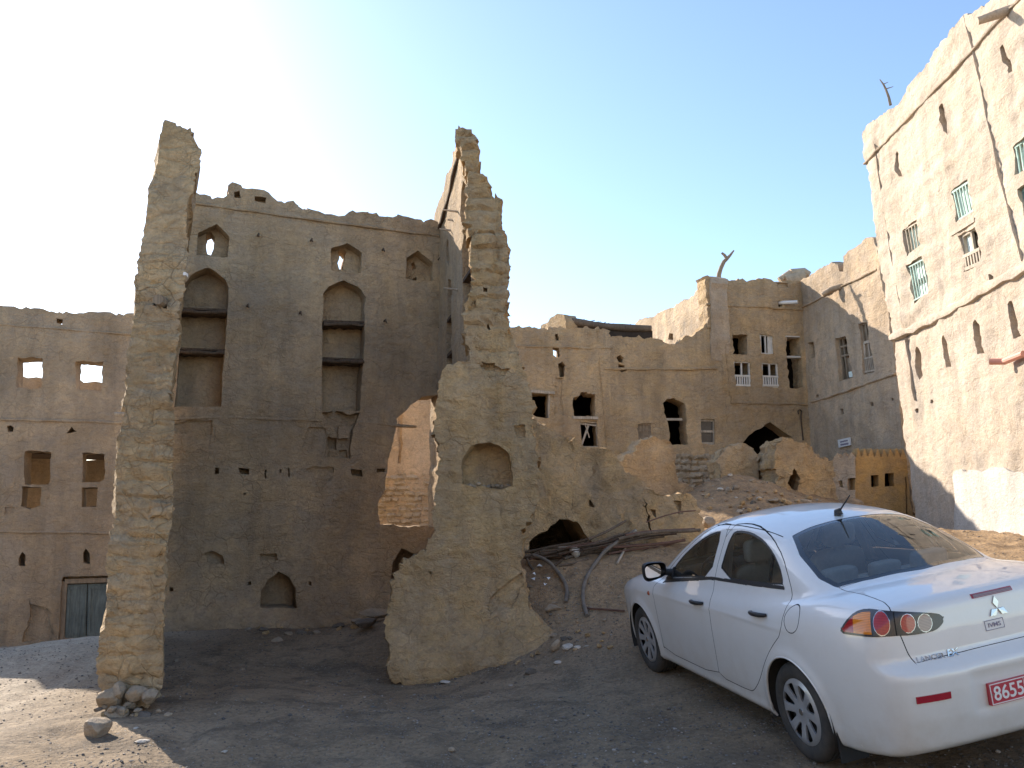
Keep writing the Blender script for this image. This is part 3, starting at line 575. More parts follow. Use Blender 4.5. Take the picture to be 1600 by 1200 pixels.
# K: building behind on the left
PK = Plane(*at(100, 900, 17)[:2], 17)
tK = thing('mud_building', 'roofless three storey brown mud building with square sky windows and a teal double door', 'building', (*PK.pt(0, 0, .3)[:2], -.8))
outK = [(-420, 1100), (-420, 780), (-220, 720), (-118, 600), (-78, 520), (-40, 492), (-6, 484)] + Z1([(0, 30), (60, 38), (100, 36), (140, 42), (200, 48), (260, 46), (300, 49), (335, 46)]) + [(230, 492), (236, 1100)]  # unseen left end of the roofline stepped down to shape its ground shadow
opsK = [(Z1([(44, 160), (108, 163), (106, 240), (42, 236)]), None), (Z1([(190, 168), (260, 170), (258, 245), (190, 243)]), None), (Z1([(140, 60), (156, 62), (156, 74), (142, 72)]), None),
    (Z1([(65, 397), (132, 397), (128, 465), (122, 480), (62, 482)]), None), (Z1([(207, 402), (267, 402), (264, 470), (250, 477), (207, 475)]), None), (Z1([(55, 487), (105, 487), (100, 535), (75, 546), (53, 538)]), None), (Z1([(209, 490), (248, 490), (246, 538), (208, 538)]), None),
    (Z1([(48, 670), (57, 654), (67, 662), (66, 690), (50, 688)]), .35), (Z1([(209, 680), (210, 655), (218, 647), (227, 658), (226, 685)]), .35), (Z1([(17, 335), (26, 331), (36, 336), (34, 348), (20, 348)]), .35), (Z1([(170, 350), (182, 334), (194, 346)]), .35),
    (Z1([(158, 716), (276, 712), (276, 880), (150, 880)]), .22), (Z1([(8, 540), (8, 558), (34, 558), (34, 542)]), .03),
    (Z1([(70, 770), (75, 800), (60, 850), (50, 880), (135, 880), (130, 800), (100, 790)]), .06, .06)]
wall('wall', PK, outK, opsK, thick=.5, cell=.10, amp=.03, fine=.018, mat=M['left'], parent=tK, rough_amp=.05)
zk = [PK.sz(100, v)[1] for v in (650, 830)]
s0, s1 = PK.sz(5, 700)[0], PK.sz(225, 700)[0]

wall('partition_wall', Plane(*(PK.p - PK.n * 2.2)[:2], 17), [(-60, 1000), (-60, 708), (40, 716), (80, 712), (130, 718), (240, 714), (240, 1000)], thick=.4, cell=.25, mat=M['left'], parent=tK)
m = MB(); m.hexa([PK.pt(s, zk[0] - .75 + e, d) for e in (0, .12) for (s, d) in ((s0 - 3, .52), (s1, .52), (s1, 2.2), (s0 - 3, 2.2))]); m.obj('floor_slab', M['darkwood'], tK)
for q in ([(45, 205), (107, 203), (106, 240), (42, 236)], [(190, 212), (225, 206), (258, 214), (258, 245), (190, 243)]):
    wall('far_wall', Plane(*(PK.p - PK.n * 2.6)[:2], 17), Z1([(q[0][0] - 14, 260), (q[0][0] - 12, q[0][1] - 12), (q[0][0] + 25, q[0][1] + 8), (q[0][0] + 50, q[0][1] + 4), (q[0][0] + 80, q[0][1] + 12), (q[0][0] + 82, 260)]), thick=.4, cell=.2, mat=M['left'], parent=tK)
ledge('string_course', PK, Z1([(0, 76), (120, 84), (335, 101)]), .05, .03, tK, M['left'], 7)
ledge('string_course', PK, Z1([(0, 317), (160, 320), (320, 326)]), .06, .04, tK, M['left'], 8)
ledge('string_course', PK, Z1([(0, 601), (160, 603), (290, 605)]), .05, .03, tK, M['left'], 9)
dq = [PK.sz(*p) for p in Z1([(162, 728), (276, 724), (276, 878), (154, 878)])]
dr = MB()
for i in range(4): pbar(dr, PK, dq[i], dq[(i + 1) % 4], .09, .06 + .003 * i, .16)
dro = dr.obj('door', M['olive'], tK, ); dro['label'] = 'teal double door under a wooden lintel'
for a0, a1 in ((.05, .49), (.51, .95)):
    g = MB(); c = [qlerp([np.array(x) for x in dq], a, b) for a, b in ((a0, .06), (a1, .06), (a1, .98), (a0, .98))]
    g.hexa([PK.pt(*x, .11) for x in c] + [PK.pt(*x, .15) for x in c]); c2 = [qlerp([np.array(x) for x in dq], a, b) for a, b in ((a0 + .05, .12), (a1 - .05, .12), (a1 - .05, .9), (a0 + .05, .9))]
    for i in range(4): pbar(g, PK, c2[i], c2[(i + 1) % 4], .05, .095, .112)
    g.obj('door_leaf', M['doorteal'], dro)

# J: collapsed diagonal wall over the cave
PJ = Plane(*at(900, 800, 12.3)[:2], 6)
outJ = Z6([(60, 700), (100, 672), (140, 660), (170, 668), (205, 668), (240, 690), (272, 715), (300, 745), (335, 780), (372, 782), (415, 785), (450, 812), (485, 842), (520, 870), (560, 888), (600, 925), (640, 958), (680, 966), (720, 976), (760, 982), (790, 992), (800, 1040), (806, 1110), (812, 1180)]) + [(1090, 850), (1000, 880), (900, 900), (790, 930)]
cave = Z10([(150, 480), (158, 420), (168, 385), (205, 355), (240, 330), (275, 290), (310, 262), (350, 255), (395, 262), (430, 285), (455, 325), (492, 378), (520, 410), (500, 480)])
tJ = thing('collapsed_wall', 'long collapsed ochre wall sloping down to the right above a cave-like hole', 'wall', (*PJ.pt(0, 0, .4)[:2], .9))
wall('wall', PJ, outJ, [(cave, None, .03), (Z10([(828, 130), (832, 200), (850, 335), (860, 335), (842, 200), (838, 130)]), .1, .01), (Z10([(990, 165), (1000, 235), (1022, 240), (1040, 170)]), .08, .03), (Z10([(865, 190), (868, 230), (885, 235), (885, 195)]), .07, .02), (Z10([(498, 175), (500, 215), (530, 218), (515, 180)]), .08, .02)],
     thick=1.1, cell=.06, amp=.09, freq=1.4, fine=.035, mat=M['front'], parent=tJ, rough_amp=.06, bulge=lambda s, z: .35 * np.clip((2.6 - z) / 1.4, 0, 1) + .12 * np.sin(s * 2.1) * np.clip(s, 0, 1))
room(PJ, PJ.sz(790, 800)[0], PJ.sz(930, 800)[0], .5, PJ.sz(870, 790)[1], 1.0, 2.2, tJ, 'bank', 'cave_back')
PJ2 = Plane(*at(1020, 760, 16.6)[:2], 4)
tJ2 = thing('broken_wall_stub', 'grey weathered wall stub standing between the collapsed wall and the small shuttered window', 'wall', (*PJ2.pt(0, 0, .4)[:2], 1.2))
wall('wall', PJ2, Z6([(440, 980), (470, 880), (510, 822), (535, 800), (560, 778), (585, 742), (600, 738), (640, 742), (660, 752), (700, 762), (712, 800), (722, 880), (735, 920), (770, 935), (795, 962), (815, 1010), (820, 1120), (440, 1120)]), [], thick=1.0, cell=.09, amp=.07, freq=1.6, fine=.035, mat=M['mid'], parent=tJ2, rough_amp=.05)

# F1: long windowed facade in the middle; F2: arched house; G: its wing
_k = at(1255, 500, 22.0); PF2 = Plane(_k[0], _k[1], 12)
s_l = None
_kk = at(1105, 500, 21.46); PF1 = Plane(_kk[0], _kk[1], 8)
tF1 = thing('long_mud_house', 'long tan mud house with dark square windows, broken parapet and rubble stone base', 'house', (*PF1.pt(-2, 0, .5)[:2], 1.8))
outF1 = [(700, 880), (700, 512)] + Z6([(60, 286), (110, 288), (170, 291), (225, 290), (275, 292), (330, 295), (390, 298), (398, 291), (425, 294), (450, 302), (456, 330), (500, 326), (545, 330), (600, 330), (640, 338), (665, 347), (692, 363), (722, 362), (745, 338), (762, 326), (800, 320), (830, 295), (856, 264), (880, 270)]) + [(1118, 500), (1140, 506), (1150, 600), (1154, 700), (1158, 880)]
opsF1 = [(Z6([(131, 556), (208, 560), (205, 663), (150, 658), (136, 640)]), None), (Z6([(300, 602), (302, 580), (328, 570), (335, 555), (355, 553), (362, 562), (390, 563), (394, 655), (304, 656)]), None), (Z6([(328, 678), (400, 674), (408, 780), (336, 780)]), None),
    (Z6([(562, 682), (620, 682), (618, 742), (567, 760)]), .12), (Z6([(668, 602), (685, 585), (708, 580), (733, 588), (755, 600), (765, 680), (768, 768), (697, 773), (690, 675)]), None), (Z6([(818, 665), (880, 668), (882, 766), (822, 766)]), .3),
    (Z6([(218, 372), (228, 368), (246, 376), (248, 408), (235, 412), (220, 400)]), None, .02), (Z6([(240, 436), (256, 428), (270, 445), (262, 492), (248, 490)]), .4, .02), (Z6([(226, 320), (240, 318), (245, 345), (230, 345)]), .2, .02), (Z6([(480, 412), (492, 403), (506, 412), (502, 432), (482, 434)]), None, .02), (Z6([(482, 440), (508, 442), (522, 466), (500, 472), (482, 460)]), .25, .02),
    (Z6([(225, 495), (220, 640), (262, 650), (258, 500)]), .04, .04)]
wall('wall', PF1, outF1, opsF1, thick=.55, cell=.085, amp=.035, fine=.026, mat=M['mid'], parent=tF1, rough_amp=.05)
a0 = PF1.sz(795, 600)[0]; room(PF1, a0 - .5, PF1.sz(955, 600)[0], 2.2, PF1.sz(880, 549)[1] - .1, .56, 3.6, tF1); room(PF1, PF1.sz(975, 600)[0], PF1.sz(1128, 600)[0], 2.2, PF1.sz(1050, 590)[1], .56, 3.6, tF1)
ledge('string_course', PF1, Z6([(70, 366), (200, 370), (330, 374), (462, 376)]), .06, .04, tF1, M['mid'], 11)
ledge('string_course', PF1, Z6([(432, 460), (560, 462), (700, 462), (887, 458)]), .07, .05, tF1, M['mid'], 12)
ledge('seam', PF1, Z6([(398, 300), (408, 450), (418, 560), (430, 700), (437, 782)]), .05, .02, tF1, M['mid'], 13, .008)
m = MB(); pbar(m, PF1, PF1.sz(*Z6([(128, 551)])[0]), PF1.sz(*Z6([(226, 559)])[0]), .07, -.05, .1); m.obj('lintel', M['palewood'], tF1)
m = MB(); pbar(m, PF1, PF1.sz(*Z6([(298, 659)])[0]), PF1.sz(*Z6([(402, 661)])[0]), .07, -.05, .12); m.obj('lintel', M['palewood'], tF1)
m = MB(); pbar(m, PF1, PF1.sz(*Z6([(678, 665)])[0]), PF1.sz(*Z6([(748, 665)])[0]), .06, .03, .12); m.obj('lintel', M['palewood'], tF1)
m = MB(); pbar(m, PF1, PF1.sz(*Z6([(206, 562)])[0]), PF1.sz(*Z6([(205, 662)])[0]), .05, .03, .3); m.obj('window_jamb', M['palewood'], tF1)
o = window(PF1, Z6([(330, 678), (400, 676), (407, 778), (337, 778)]), tF1, d=.08, fw=.05, label='broken window frame with fallen slats'); m = MB()
pbar(m, PF1, PF1.sz(*Z6([(336, 775)])[0]), PF1.sz(*Z6([(366, 690)])[0]), .05, .06, .1); pbar(m, PF1, PF1.sz(*Z6([(330, 682)])[0]), PF1.sz(*Z6([(398, 690)])[0]), .04, .05, .09); pbar(m, PF1, PF1.sz(*Z6([(350, 676)])[0]), PF1.sz(*Z6([(370, 740)])[0]), .025, .055, .085); m.obj('broken_slat', M['palewood'], o)
window(PF1, Z6([(562, 684), (620, 684), (618, 742), (567, 756)]), tF1, d=.04, fw=.06, mull=(.5,), trans=(.4, .8), mat='olive', fill=[('shutter', 'olive', .05, .95, .05, .95, .03)])
window(PF1, Z6([(820, 667), (880, 669), (881, 764), (823, 764)]), tF1, d=.06, fw=.07, trans=(.48,), fill=[('shutter', 'glassdark', .12, .95, .05, .95, .05)])
wall('stone_base', Plane(*(PF1.p + PF1.n * .09)[:2], 8), Z6([(690, 830), (712, 808), (760, 806), (800, 812), (850, 800), (900, 808), (935, 812), (935, 1010), (700, 1010)]), thick=.1, cell=.045, amp=.02, fine=.02, mat=M['stone'], parent=tF1, courses=bricks(.16, .30, .08, 1.6))

# roof of palm logs and the lit parapet stub behind
tR = thing('log_roof', 'sagging roof of palm logs and thatch behind the long mud house parapet', 'roof', tuple(PF1.pt(-4.5, 6.3, 1.6)))
def logs(p, q, Yp, r, name='log'):
    a = at(*p, Yp); b = at(*q, Yp); pts = [a + (b - a) * k / 6 + np.array([0, 0, -.06 * math.sin(math.pi * k / 6)]) for k in range(7)]; m = MB(); m.tube(pts, [r * (1 + .12 * math.sin(k * 1.9)) for k in range(7)], 9); return m.obj(name, M['palm' if name == 'log' else 'olive'], tR, smooth=60)
for k in range(4): logs(Z6([(272, 262 + 3 * k)])[0], Z6([(620 - k * 6, 296 + 4 * k)])[0], 22.0 + .35 * k, .10)
th = MB()
for k in range(260):
    s = random.random(); x0, y0 = Z6([(275 + 330 * s, 253 + 36 * s)])[0]; b = at(x0, y0 + random.uniform(2, 7), 22 + random.uniform(0, 2)); d = rng.normal(size=3) * np.array([.10, .10, .03]); th.tube([b - d, b + d * .6], [.012, .006], 4)
th.obj('thatch', M['darkwood'], tR)
m = MB(); a = at(*Z6([(275, 290)])[0], 22.0); b = at(*Z6([(620, 325)])[0], 22.2); m.box(a[0], b[0], 22.0, 24, 5.9, a[2] - .10); m.obj('roof_slab', M['dark'], tR)  # dark filler under the logs, shade put into its colour
PS = Plane(*at(868, 500, 22.2)[:2], -60); tS = thing('parapet_stub', 'short sunlit parapet stub at the left end of the log roof', 'wall', tuple(at(868, 505, 22.2)))
wall('wall', PS, Z6([(165, 320), (168, 284), (200, 262), (237, 232), (262, 240), (268, 250), (272, 320)]), thick=.4, cell=.12, amp=.03, mat=M['mid'], parent=tS)

# W: lit west wall of the arched house, seen over the broken parapet
_w1 = at(1105, 500, 21.62); PW = Plane(_w1[0] - .19 * 6.2, _w1[1] + .98 * 6.2, -79)
tF2 = thing('arched_house', 'tan mud house with a pointed arch gateway under white balustrade windows', 'house', (*PF2.pt(-1.5, 0, .5)[:2], 2.0))
wall('west_wall', PW, Z6([(560, 420), (562, 290), (558, 275), (572, 258), (592, 252), (606, 258), (650, 232), (700, 206), (740, 190), (775, 172), (800, 158), (822, 125), (840, 86), (862, 84), (866, 420)]), [(Z6([(690, 335), (694, 312), (706, 318), (708, 345)]), .3)], thick=.5, cell=.16, amp=.04, mat=M['wing'], parent=tF2, rough_amp=.05)
tops = Z7([(100, 172), (130, 176), (150, 182), (190, 186), (212, 182), (235, 181), (262, 188), (290, 184), (320, 178), (345, 184), (365, 191), (410, 189), (450, 191), (472, 197)])
outF2 = [(1142, 900), (1140, 700), (1132, 600), (1126, 516), (1106, 512)] + tops + Z7([(476, 300), (492, 420), (512, 600), (532, 800), (540, 1100)])
arch = Z7([(225, 1020), (232, 805), (262, 770), (300, 745), (342, 720), (385, 745), (428, 776), (436, 1020)])
opsF2 = [(Z7([(200, 390), (258, 390), (258, 467), (204, 465)]), None), (Z7([(308, 389), (355, 391), (359, 462), (312, 461)]), None), (Z7([(404, 398), (455, 399), (470, 590), (416, 590), (408, 520)]), None, .03),
    (Z7([(208, 491), (269, 493), (271, 588), (210, 586)]), None), (Z7([(314, 496), (372, 498), (377, 588), (317, 587)]), None), (arch, 2.2, .01), (Z7([(376, 262), (378, 284), (392, 286), (394, 266)]), .3), (Z7([(366, 196), (368, 210), (410, 212), (410, 198)]), .05)]
wall('wall', PF2, outF2, opsF2, thick=.5, cell=.09, amp=.03, fine=.02, mat=M['mid'], parent=tF2, rough_amp=.04) if False else wall('wall', PF2, outF2, [(q[0], None if q[1] == 2.2 else q[1], *(q[2:])) for q in opsF2], thick=.5, cell=.09, amp=.03, fine=.02, mat=M['mid'], parent=tF2, rough_amp=.04)
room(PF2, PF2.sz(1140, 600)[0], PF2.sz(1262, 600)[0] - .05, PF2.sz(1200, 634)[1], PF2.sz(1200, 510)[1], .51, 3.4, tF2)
ra = room(PF2, PF2.sz(1156, 700)[0], PF2.sz(1242, 700)[0], 1.2, PF2.sz(1200, 655)[1], .49, 4.0, tF2, 'dark', 'gateway_passage')  # passage shade comes from the near-black colour
ledge('string_course', PF2, Z7([(104, 278), (200, 283), (330, 290), (466, 298)]), .05, .04, tF2, M['mid'], 21); ledge('string_course', PF2, Z7([(196, 646), (300, 650), (400, 650), (505, 655)]), .06, .05, tF2, M['mid'], 22)
ledge('seam', PF2, Z7([(150, 186), (158, 300), (170, 400), (182, 520), (196, 645)]), .08, .03, tF2, M['mid'], 23, .012)
window(PF2, Z7([(310, 390), (355, 392), (358, 461), (313, 461)]), tF2, d=.05, fw=.05, mat='whitewood', mull=(.42,), fill=[('shutter', 'whitewood', .62, .95, .04, .96, .03)])
for q in ([(208, 491), (269, 493), (271, 588), (210, 586)], [(314, 496), (372, 498), (377, 588), (317, 587)]):
    window(PF2, Z7(q), tF2, d=.03, fw=.055, mull=(.5,), mat='whitewood', inner=[('balustrade', 'whitewood', .56, .93, 7, .035)])
m = MB(); pbar(m, PF2, PF2.sz(*Z7([(408, 472)])[0]), PF2.sz(*Z7([(462, 473)])[0]), .05, .05, .2); m.obj('lintel', M['whitewood'], tF2)
m = MB(); pbar(m, PF2, PF2.sz(*Z7([(403, 397)])[0]), PF2.sz(*Z7([(455, 399)])[0]), .03, -.01, .2); m.obj('lintel', M['whitewood'], tF2)
spout(PF2, Z7([(385, 268)])[0], Z7([(425, 279)])[0], tF2, .055, 'pvc', .3)
m = MB(); p = [PF2.pt(*PF2.sz(*q), -.04) for q in Z7([(448, 690), (446, 678), (452, 673), (459, 678), (456, 700), (460, 740), (465, 788)])]; m.tube(p, .02, 6); m.obj('cable', M['darkwood'], tF2)
bp = [at(x, y, 21.9) for x, y in Z7([(150, 185), (152, 165), (160, 140), (170, 118), (182, 106), (195, 92), (208, 75)])]
m = MB(); m.tube(bp, [.07, .065, .06, .055, .05, .035, .02], 7); m.tube([at(x, y, 21.9) for x, y in Z7([(182, 106), (172, 92), (162, 84)])], [.045, .04, .03], 6)
tag(m.obj('dead_branch', M['olive'], None, origin=bp[0], smooth=60), 'bare forked branch sticking up from the arched house parapet', 'branch')
m = MB(); c = [at(*Z7([(q)])[0], 26) for q in ((378, 186), (420, 160), (470, 157), (490, 168))]; m.tube([c[0], c[1]], [.10, .12], 7); m.tube([c[1], c[2], c[3]], [.14, .15, .12], 8); m.tube([at(*Z7([(470, 176)])[0], 26), at(*Z7([(400, 190)])[0], 26)], [.25, .2], 8)
tag(m.obj('roof_beam', M['wing'], None, origin=c[0], smooth=60), 'sunlit roof beams poking above the arched house where it meets its wing', 'beam')

PG = Plane(_k[0], _k[1], math.degrees(math.atan2(-.988, .12)))
tG = thing('house_wing', 'pale crenellated wing wall with two shuttered windows, half in shadow, beside the arched house', 'house', (*PG.pt(2, 0, .3)[:2], 2.0))
outG = Z7([(455, 1100), (462, 700), (458, 400), (452, 196), (475, 181), (495, 168), (520, 152), (548, 134), (575, 123), (598, 120), (604, 135), (604, 150), (618, 153), (621, 125), (620, 96), (650, 74), (676, 57), (690, 42), (704, 28), (722, 24), (733, 28), (746, 62), (760, 160), (775, 260), (800, 400), (830, 650), (850, 800), (880, 1060)])
opsG = [(Z7([(487, 424), (508, 418), (513, 475), (493, 478)]), .3), (Z7([(588, 404), (626, 396), (652, 555), (606, 566)]), None, .02), (Z7([(676, 352), (706, 345), (738, 535), (696, 543)]), .16, .01), (Z7([(607, 668), (612, 690), (622, 688), (620, 668)]), .25), (Z7([(720, 642), (722, 656), (732, 655), (731, 643)]), .2), (Z7([(798, 632), (799, 642), (806, 641), (805, 631)]), .2), (Z7([(518, 614), (518, 626), (527, 626), (527, 614)]), .2)]
wall('wall', PG, outG, opsG, thick=.45, cell=.10, amp=.03, fine=.02, mat=M['wing'], parent=tG, rough_amp=.03)
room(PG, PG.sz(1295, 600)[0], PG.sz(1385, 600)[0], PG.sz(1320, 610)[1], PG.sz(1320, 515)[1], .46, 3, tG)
ledge('string_course', PG, Z7([(466, 290), (540, 250), (620, 208), (700, 168), (745, 146)]), .05, .04, tG, M['wing'], 31); ledge('string_course', PG, Z7([(503, 642), (560, 628), (640, 600), (720, 570), (815, 536)]), .06, .05, tG, M['wing'], 32)
window(PG, Z7([(590, 406), (627, 398), (652, 553), (607, 564)]), tG, d=.08, fw=.06, mat='olive', mull=(.35,), trans=(.2, .42), fill=[('shutter', 'olive', .3, .95, .48, .9, .05), ('pane', 'curtain', .45, .9, .82, .95, .02)])
window(PG, Z7([(676, 352), (706, 345), (716, 410), (686, 420)]), tG, d=.06, fw=.06, mat='olive', mull=(.5,), fill=[('shutter', 'olive', .05, .95, .05, .95, .05)])
window(PG, Z7([(687, 422), (717, 412), (738, 533), (696, 541)]), tG, d=.05, fw=.06, mat='palewood', mull=(.5,), fill=[('shutter', 'olive', .05, .95, .05, .95, .05)], inner=[('balustrade', 'palewood', .5, .92, 6, .03)])
s, z = PG.sz(*Z7([(606, 212)])[0]); m = MB(); e = PG.pt(s, z, -.02); tip = at(*Z7([(540, 240)])[0], PG.pt(s, z)[1] + .25)
m.tube([PG.pt(s + .1, z + .03, .2), e, e * .5 + tip * .5 + [0, 0, .03], tip], [.11, .08, .075, .06], 9); m.obj('spout', M['wing'], tG, smooth=60)
c = [PG.sz(*p) for p in Z7([(604, 786), (650, 776), (652, 805), (608, 815)])]; m = MB(); m.hexa([PG.pt(*x, -.05) for x in c[::-1]] + [PG.pt(*x, -.02) for x in c[::-1]])
sg = m.obj('sign', M['pvc'], None, origin=PG.pt(*c[3], -.04)); tag(sg, 'small white wall sign with two faded lines of writing above the crenellated booth', 'sign')
cq = [np.array(x) for x in c]
for (b, h) in ((.34, .16), (.72, .2)):
    g = MB(); xx = .2
    while xx < .82:
        w_ = random.uniform(.03, .07); pbar(g, PG, qlerp(cq, xx, b), qlerp(cq, xx + w_, b + random.uniform(-.06, .06)), h * .22, -.054, -.05)
        if random.random() < .6: pbar(g, PG, qlerp(cq, xx, b - h * .5), qlerp(cq, xx + .01, b + h * .2), .012, -.054, -.05)
        xx += w_ + .015
    g.obj('lettering', M['ink'], sg)

# Y: ochre crenellated booth
PY = Plane(*at(1337, 760, 17.1)[:2], 3)
def cren(x0, x1, y, n, h):
    o = []
    for k in range(n):
        a = x0 + (x1 - x0) * k / n; w_ = (x1 - x0) / n; o += [(a + .1 * w_, y + h * .45), (a + .35 * w_, y - h * .3), (a + .5 * w_, y - h * .5), (a + .65 * w_, y - h * .2), (a + .95 * w_, y + h * .45)]
    return o
tY = thing('crenellated_booth', 'low ochre painted booth with zigzag crenellations and two square openings', 'booth', (*PY.pt(.4, 0, .2)[:2], 1.6))
yf = wall('front', PY, Z7([(662, 1120)]) + Z7(cren(664, 856, 834, 8, 34)) + Z7([(885, 1120)]), [(Z7([(722, 920), (750, 918), (752, 960), (724, 962)]), None), (Z7([(774, 912), (810, 909), (812, 958), (774, 960)]), None), (Z7([(852, 925), (856, 1120), (862, 1120), (858, 925)]), .06)], thick=.25, cell=.06, amp=.015, mat=M['yellow'], parent=tY, rough_amp=.008, fine=.008)
PY2 = Plane(*(PY.pt(PY.sz(1334, 760)[0] - .02, 0)[:2] + np.array([-.72, .62])), -40)
wall('side', PY2, Z7([(575, 1100)]) + Z7(cren(578, 663, 846, 3, 18)) + Z7([(664, 1100)]), [(Z7([(634, 930), (664, 928), (668, 972), (638, 974)]), None), (Z7([(602, 938), (615, 936), (620, 965), (606, 962)]), .15)], thick=.25, cell=.07, amp=.015, mat=M['wing'], parent=tY, rough_amp=.008, fine=.008)
room(PY, PY.sz(1345, 760)[0], PY.sz(1410, 760)[0], 1.2, PY.sz(1370, 725)[1], .26, .9, tY)

# L: two rubble lumps in front of the gateway
for pts, Yp, hole, lab, thk, org in (([(330, 640), (350, 400), (362, 372), (400, 338), (450, 305), (500, 287), (545, 275), (575, 277), (615, 305), (632, 350), (650, 375), (668, 405), (676, 480), (682, 640)], 18.2, None, 'rounded mud wall remnant left of the gateway arch', .9, (540, 620)),
        ([(815, 640), (815, 540), (815, 440), (822, 380), (838, 330), (850, 290), (875, 262), (905, 240), (940, 232), (975, 245), (1005, 262), (1050, 275), (1100, 288), (1140, 305), (1152, 312), (1168, 360), (1215, 395), (1270, 418), (1320, 452), (1335, 520), (1332, 565), (1350, 620), (1385, 680), (1390, 800), (1100, 850), (815, 800)], 17.3, [(925, 650), (935, 560), (950, 510), (965, 478), (985, 520), (1010, 560), (1016, 620), (1000, 670), (960, 688)], 'large craggy mud wall remnant with a pointed hole, right of the gateway arch', 1.3, (1080, 780))):
    PLn = Plane(*at(*Z12([org])[0], Yp)[:2], 3); tL = thing('wall_remnant', lab, 'ruin', (*PLn.pt(0, 0, .3)[:2], 2.0))
    wall('wall', PLn, Z12(pts), [(Z12(hole), None, .03)] if hole else [], thick=thk, cell=.07, amp=.06, freq=1.9, fine=.045, mat=M['mid' if not hole else 'front'], parent=tL, rough_amp=.06,
         bulge=lambda s, z: -.25 * np.clip((z - 2.6) / 1.2, 0, 1))
    if hole: room(PLn, PLn.sz(1228, 740)[0] - .1, PLn.sz(1255, 740)[0] + .1, 1.5, PLn.sz(1240, 728)[1] + .1, thk - .1, thk + .4, tL, 'bank', 'hole_back')

# H: the tall sunlit building on the right
_h = at(1422, 780, 16.3); PH = Plane(_h[0] , _h[1], math.degrees(math.atan2(-.999, -.038)))
tH = thing('tall_cream_building', 'tall sunlit cream mud building with green shuttered windows and a thick sloping ledge', 'building', (*PH.pt(3, 0, .5)[:2], 1.2))
outH = Z8([(302, 1900), (276, 1690), (252, 1515), (238, 1432), (204, 1140), (188, 1050), (170, 940), (150, 820), (142, 720), (128, 600), (114, 550), (104, 490), (103, 445), (118, 420), (130, 410), (170, 382), (215, 350), (255, 290), (300, 230), (335, 185), (370, 140), (405, 95), (440, 56), (480, 30), (520, 4), (545, -30), (575, -80), (640, -190), (720, -330)]) + [(1700, -260), (1760, -420), (1760, 1100), (1700, 1060)]
# green windows: opening polygons
gwin = [[(234, 768), (284, 737), (297, 824), (250, 858)], [(252, 888), (304, 860), (325, 985), (275, 1013)], [(394, 640), (452, 602), (474, 705), (416, 744)], [(426, 790), (478, 758), (500, 884), (443, 908)], [(600, 492), (680, 430), (700, 560), (614, 590)], [(622, 640), (700, 585), (715, 690), (640, 720)]]
opsH = [(Z8(q), .17, .008) for q in gwin] + [(Z8([(208, 512), (214, 506), (219, 520), (232, 588), (222, 590), (212, 560)]), .3, .01), (Z8([(357, 360), (365, 348), (372, 352), (378, 395), (384, 450), (372, 440), (362, 400)]), .3, .02), (Z8([(563, 158), (574, 144), (582, 170), (600, 245), (588, 252), (570, 200)]), .3, .015),
    (Z9([(230, 385), (234, 374), (241, 372), (250, 395), (260, 490), (248, 506), (238, 480), (230, 430)]), .35, .006), (Z9([(342, 335), (346, 323), (356, 320), (366, 345), (380, 448), (360, 455), (348, 400)]), .35, .006), (Z9([(472, 275), (477, 262), (485, 259), (497, 282), (512, 396), (490, 403), (478, 340)]), .35, .006), (Z9([(613, 200), (619, 188), (629, 186), (643, 212), (662, 331), (635, 341), (622, 270)]), .35, .006),
    (Z9([(236, 624), (240, 618), (249, 622), (249, 637), (240, 637)]), .2, .01), (Z9([(297, 586), (303, 583), (309, 590), (306, 601), (298, 598)]), .2, .01), (Z9([(540, 76), (548, 72), (560, 80), (556, 95), (543, 96)]), .2, .01)]
wall('wall', PH, outH, opsH, thick=.6, cell=.085, amp=.035, fine=.016, mat=M['right'], parent=tH, rough_amp=.05, sharp=40,
     courses=None, bulge=lambda s, z: .02 * pnoise(np.c_[s * 1.2, z * 4.5, s * 0 + 2]) * np.clip((z - 4.5), 0, 1) * 3)
for a, b in (([(110, 548), (215, 440), (330, 320), (440, 205), (530, 100), (625, 5), (700, -75)], 41),): ledge('string_course', PH, Z8(a), .05, .05, tH, M['right'], b)
ledge('thick_ledge', PH, Z8([(198, 1132), (260, 1108), (320, 1082), (380, 1052), (430, 1020), (480, 992), (520, 966), (560, 945), (643, 900), (760, 838)]), .17, .075, tH, M['right'], 42, .02)
ledge('seam', PH, Z8([(130, 412), (146, 500), (160, 600), (178, 720), (200, 860), (222, 980), (243, 1090)]), .06, .02, tH, M['right'], 43, .012)
ledge('seam', PH, Z8([(445, 56), (470, 160), (500, 285), (530, 430), (560, 580), (600, 730), (636, 872)]), .07, .025, tH, M['right'], 44, .012)
ledge('seam', PH, Z9([(204, 340), (220, 450), (232, 540), (240, 585)]), .06, .05, tH, M['right'], 45, .006)
def inner_pts(q, e=.0): return Z8(q)
window(PH, Z8(gwin[0]), tH, d=.06, fw=.07, mat='palewood', fill=[('curtain', 'greenpaint', .05, .95, .05, .95, .05)], inner=[('bars', 'palewood', .05, .95, 5, .02)])
window(PH, Z8(gwin[1]), tH, d=.04, fw=.09, mat='palewood', trans=(.52,), fill=[('curtain', 'curtain', .05, .95, .05, .95, .06)], inner=[('bars', 'greenpaint', .06, .94, 6, .02)])
window(PH, Z8(gwin[2]), tH, d=.06, fw=.07, mat='palewood', fill=[('curtain', 'curtain', .05, .95, .05, .95, .05)], inner=[('bars', 'greenpaint', .05, .95, 6, .025)])
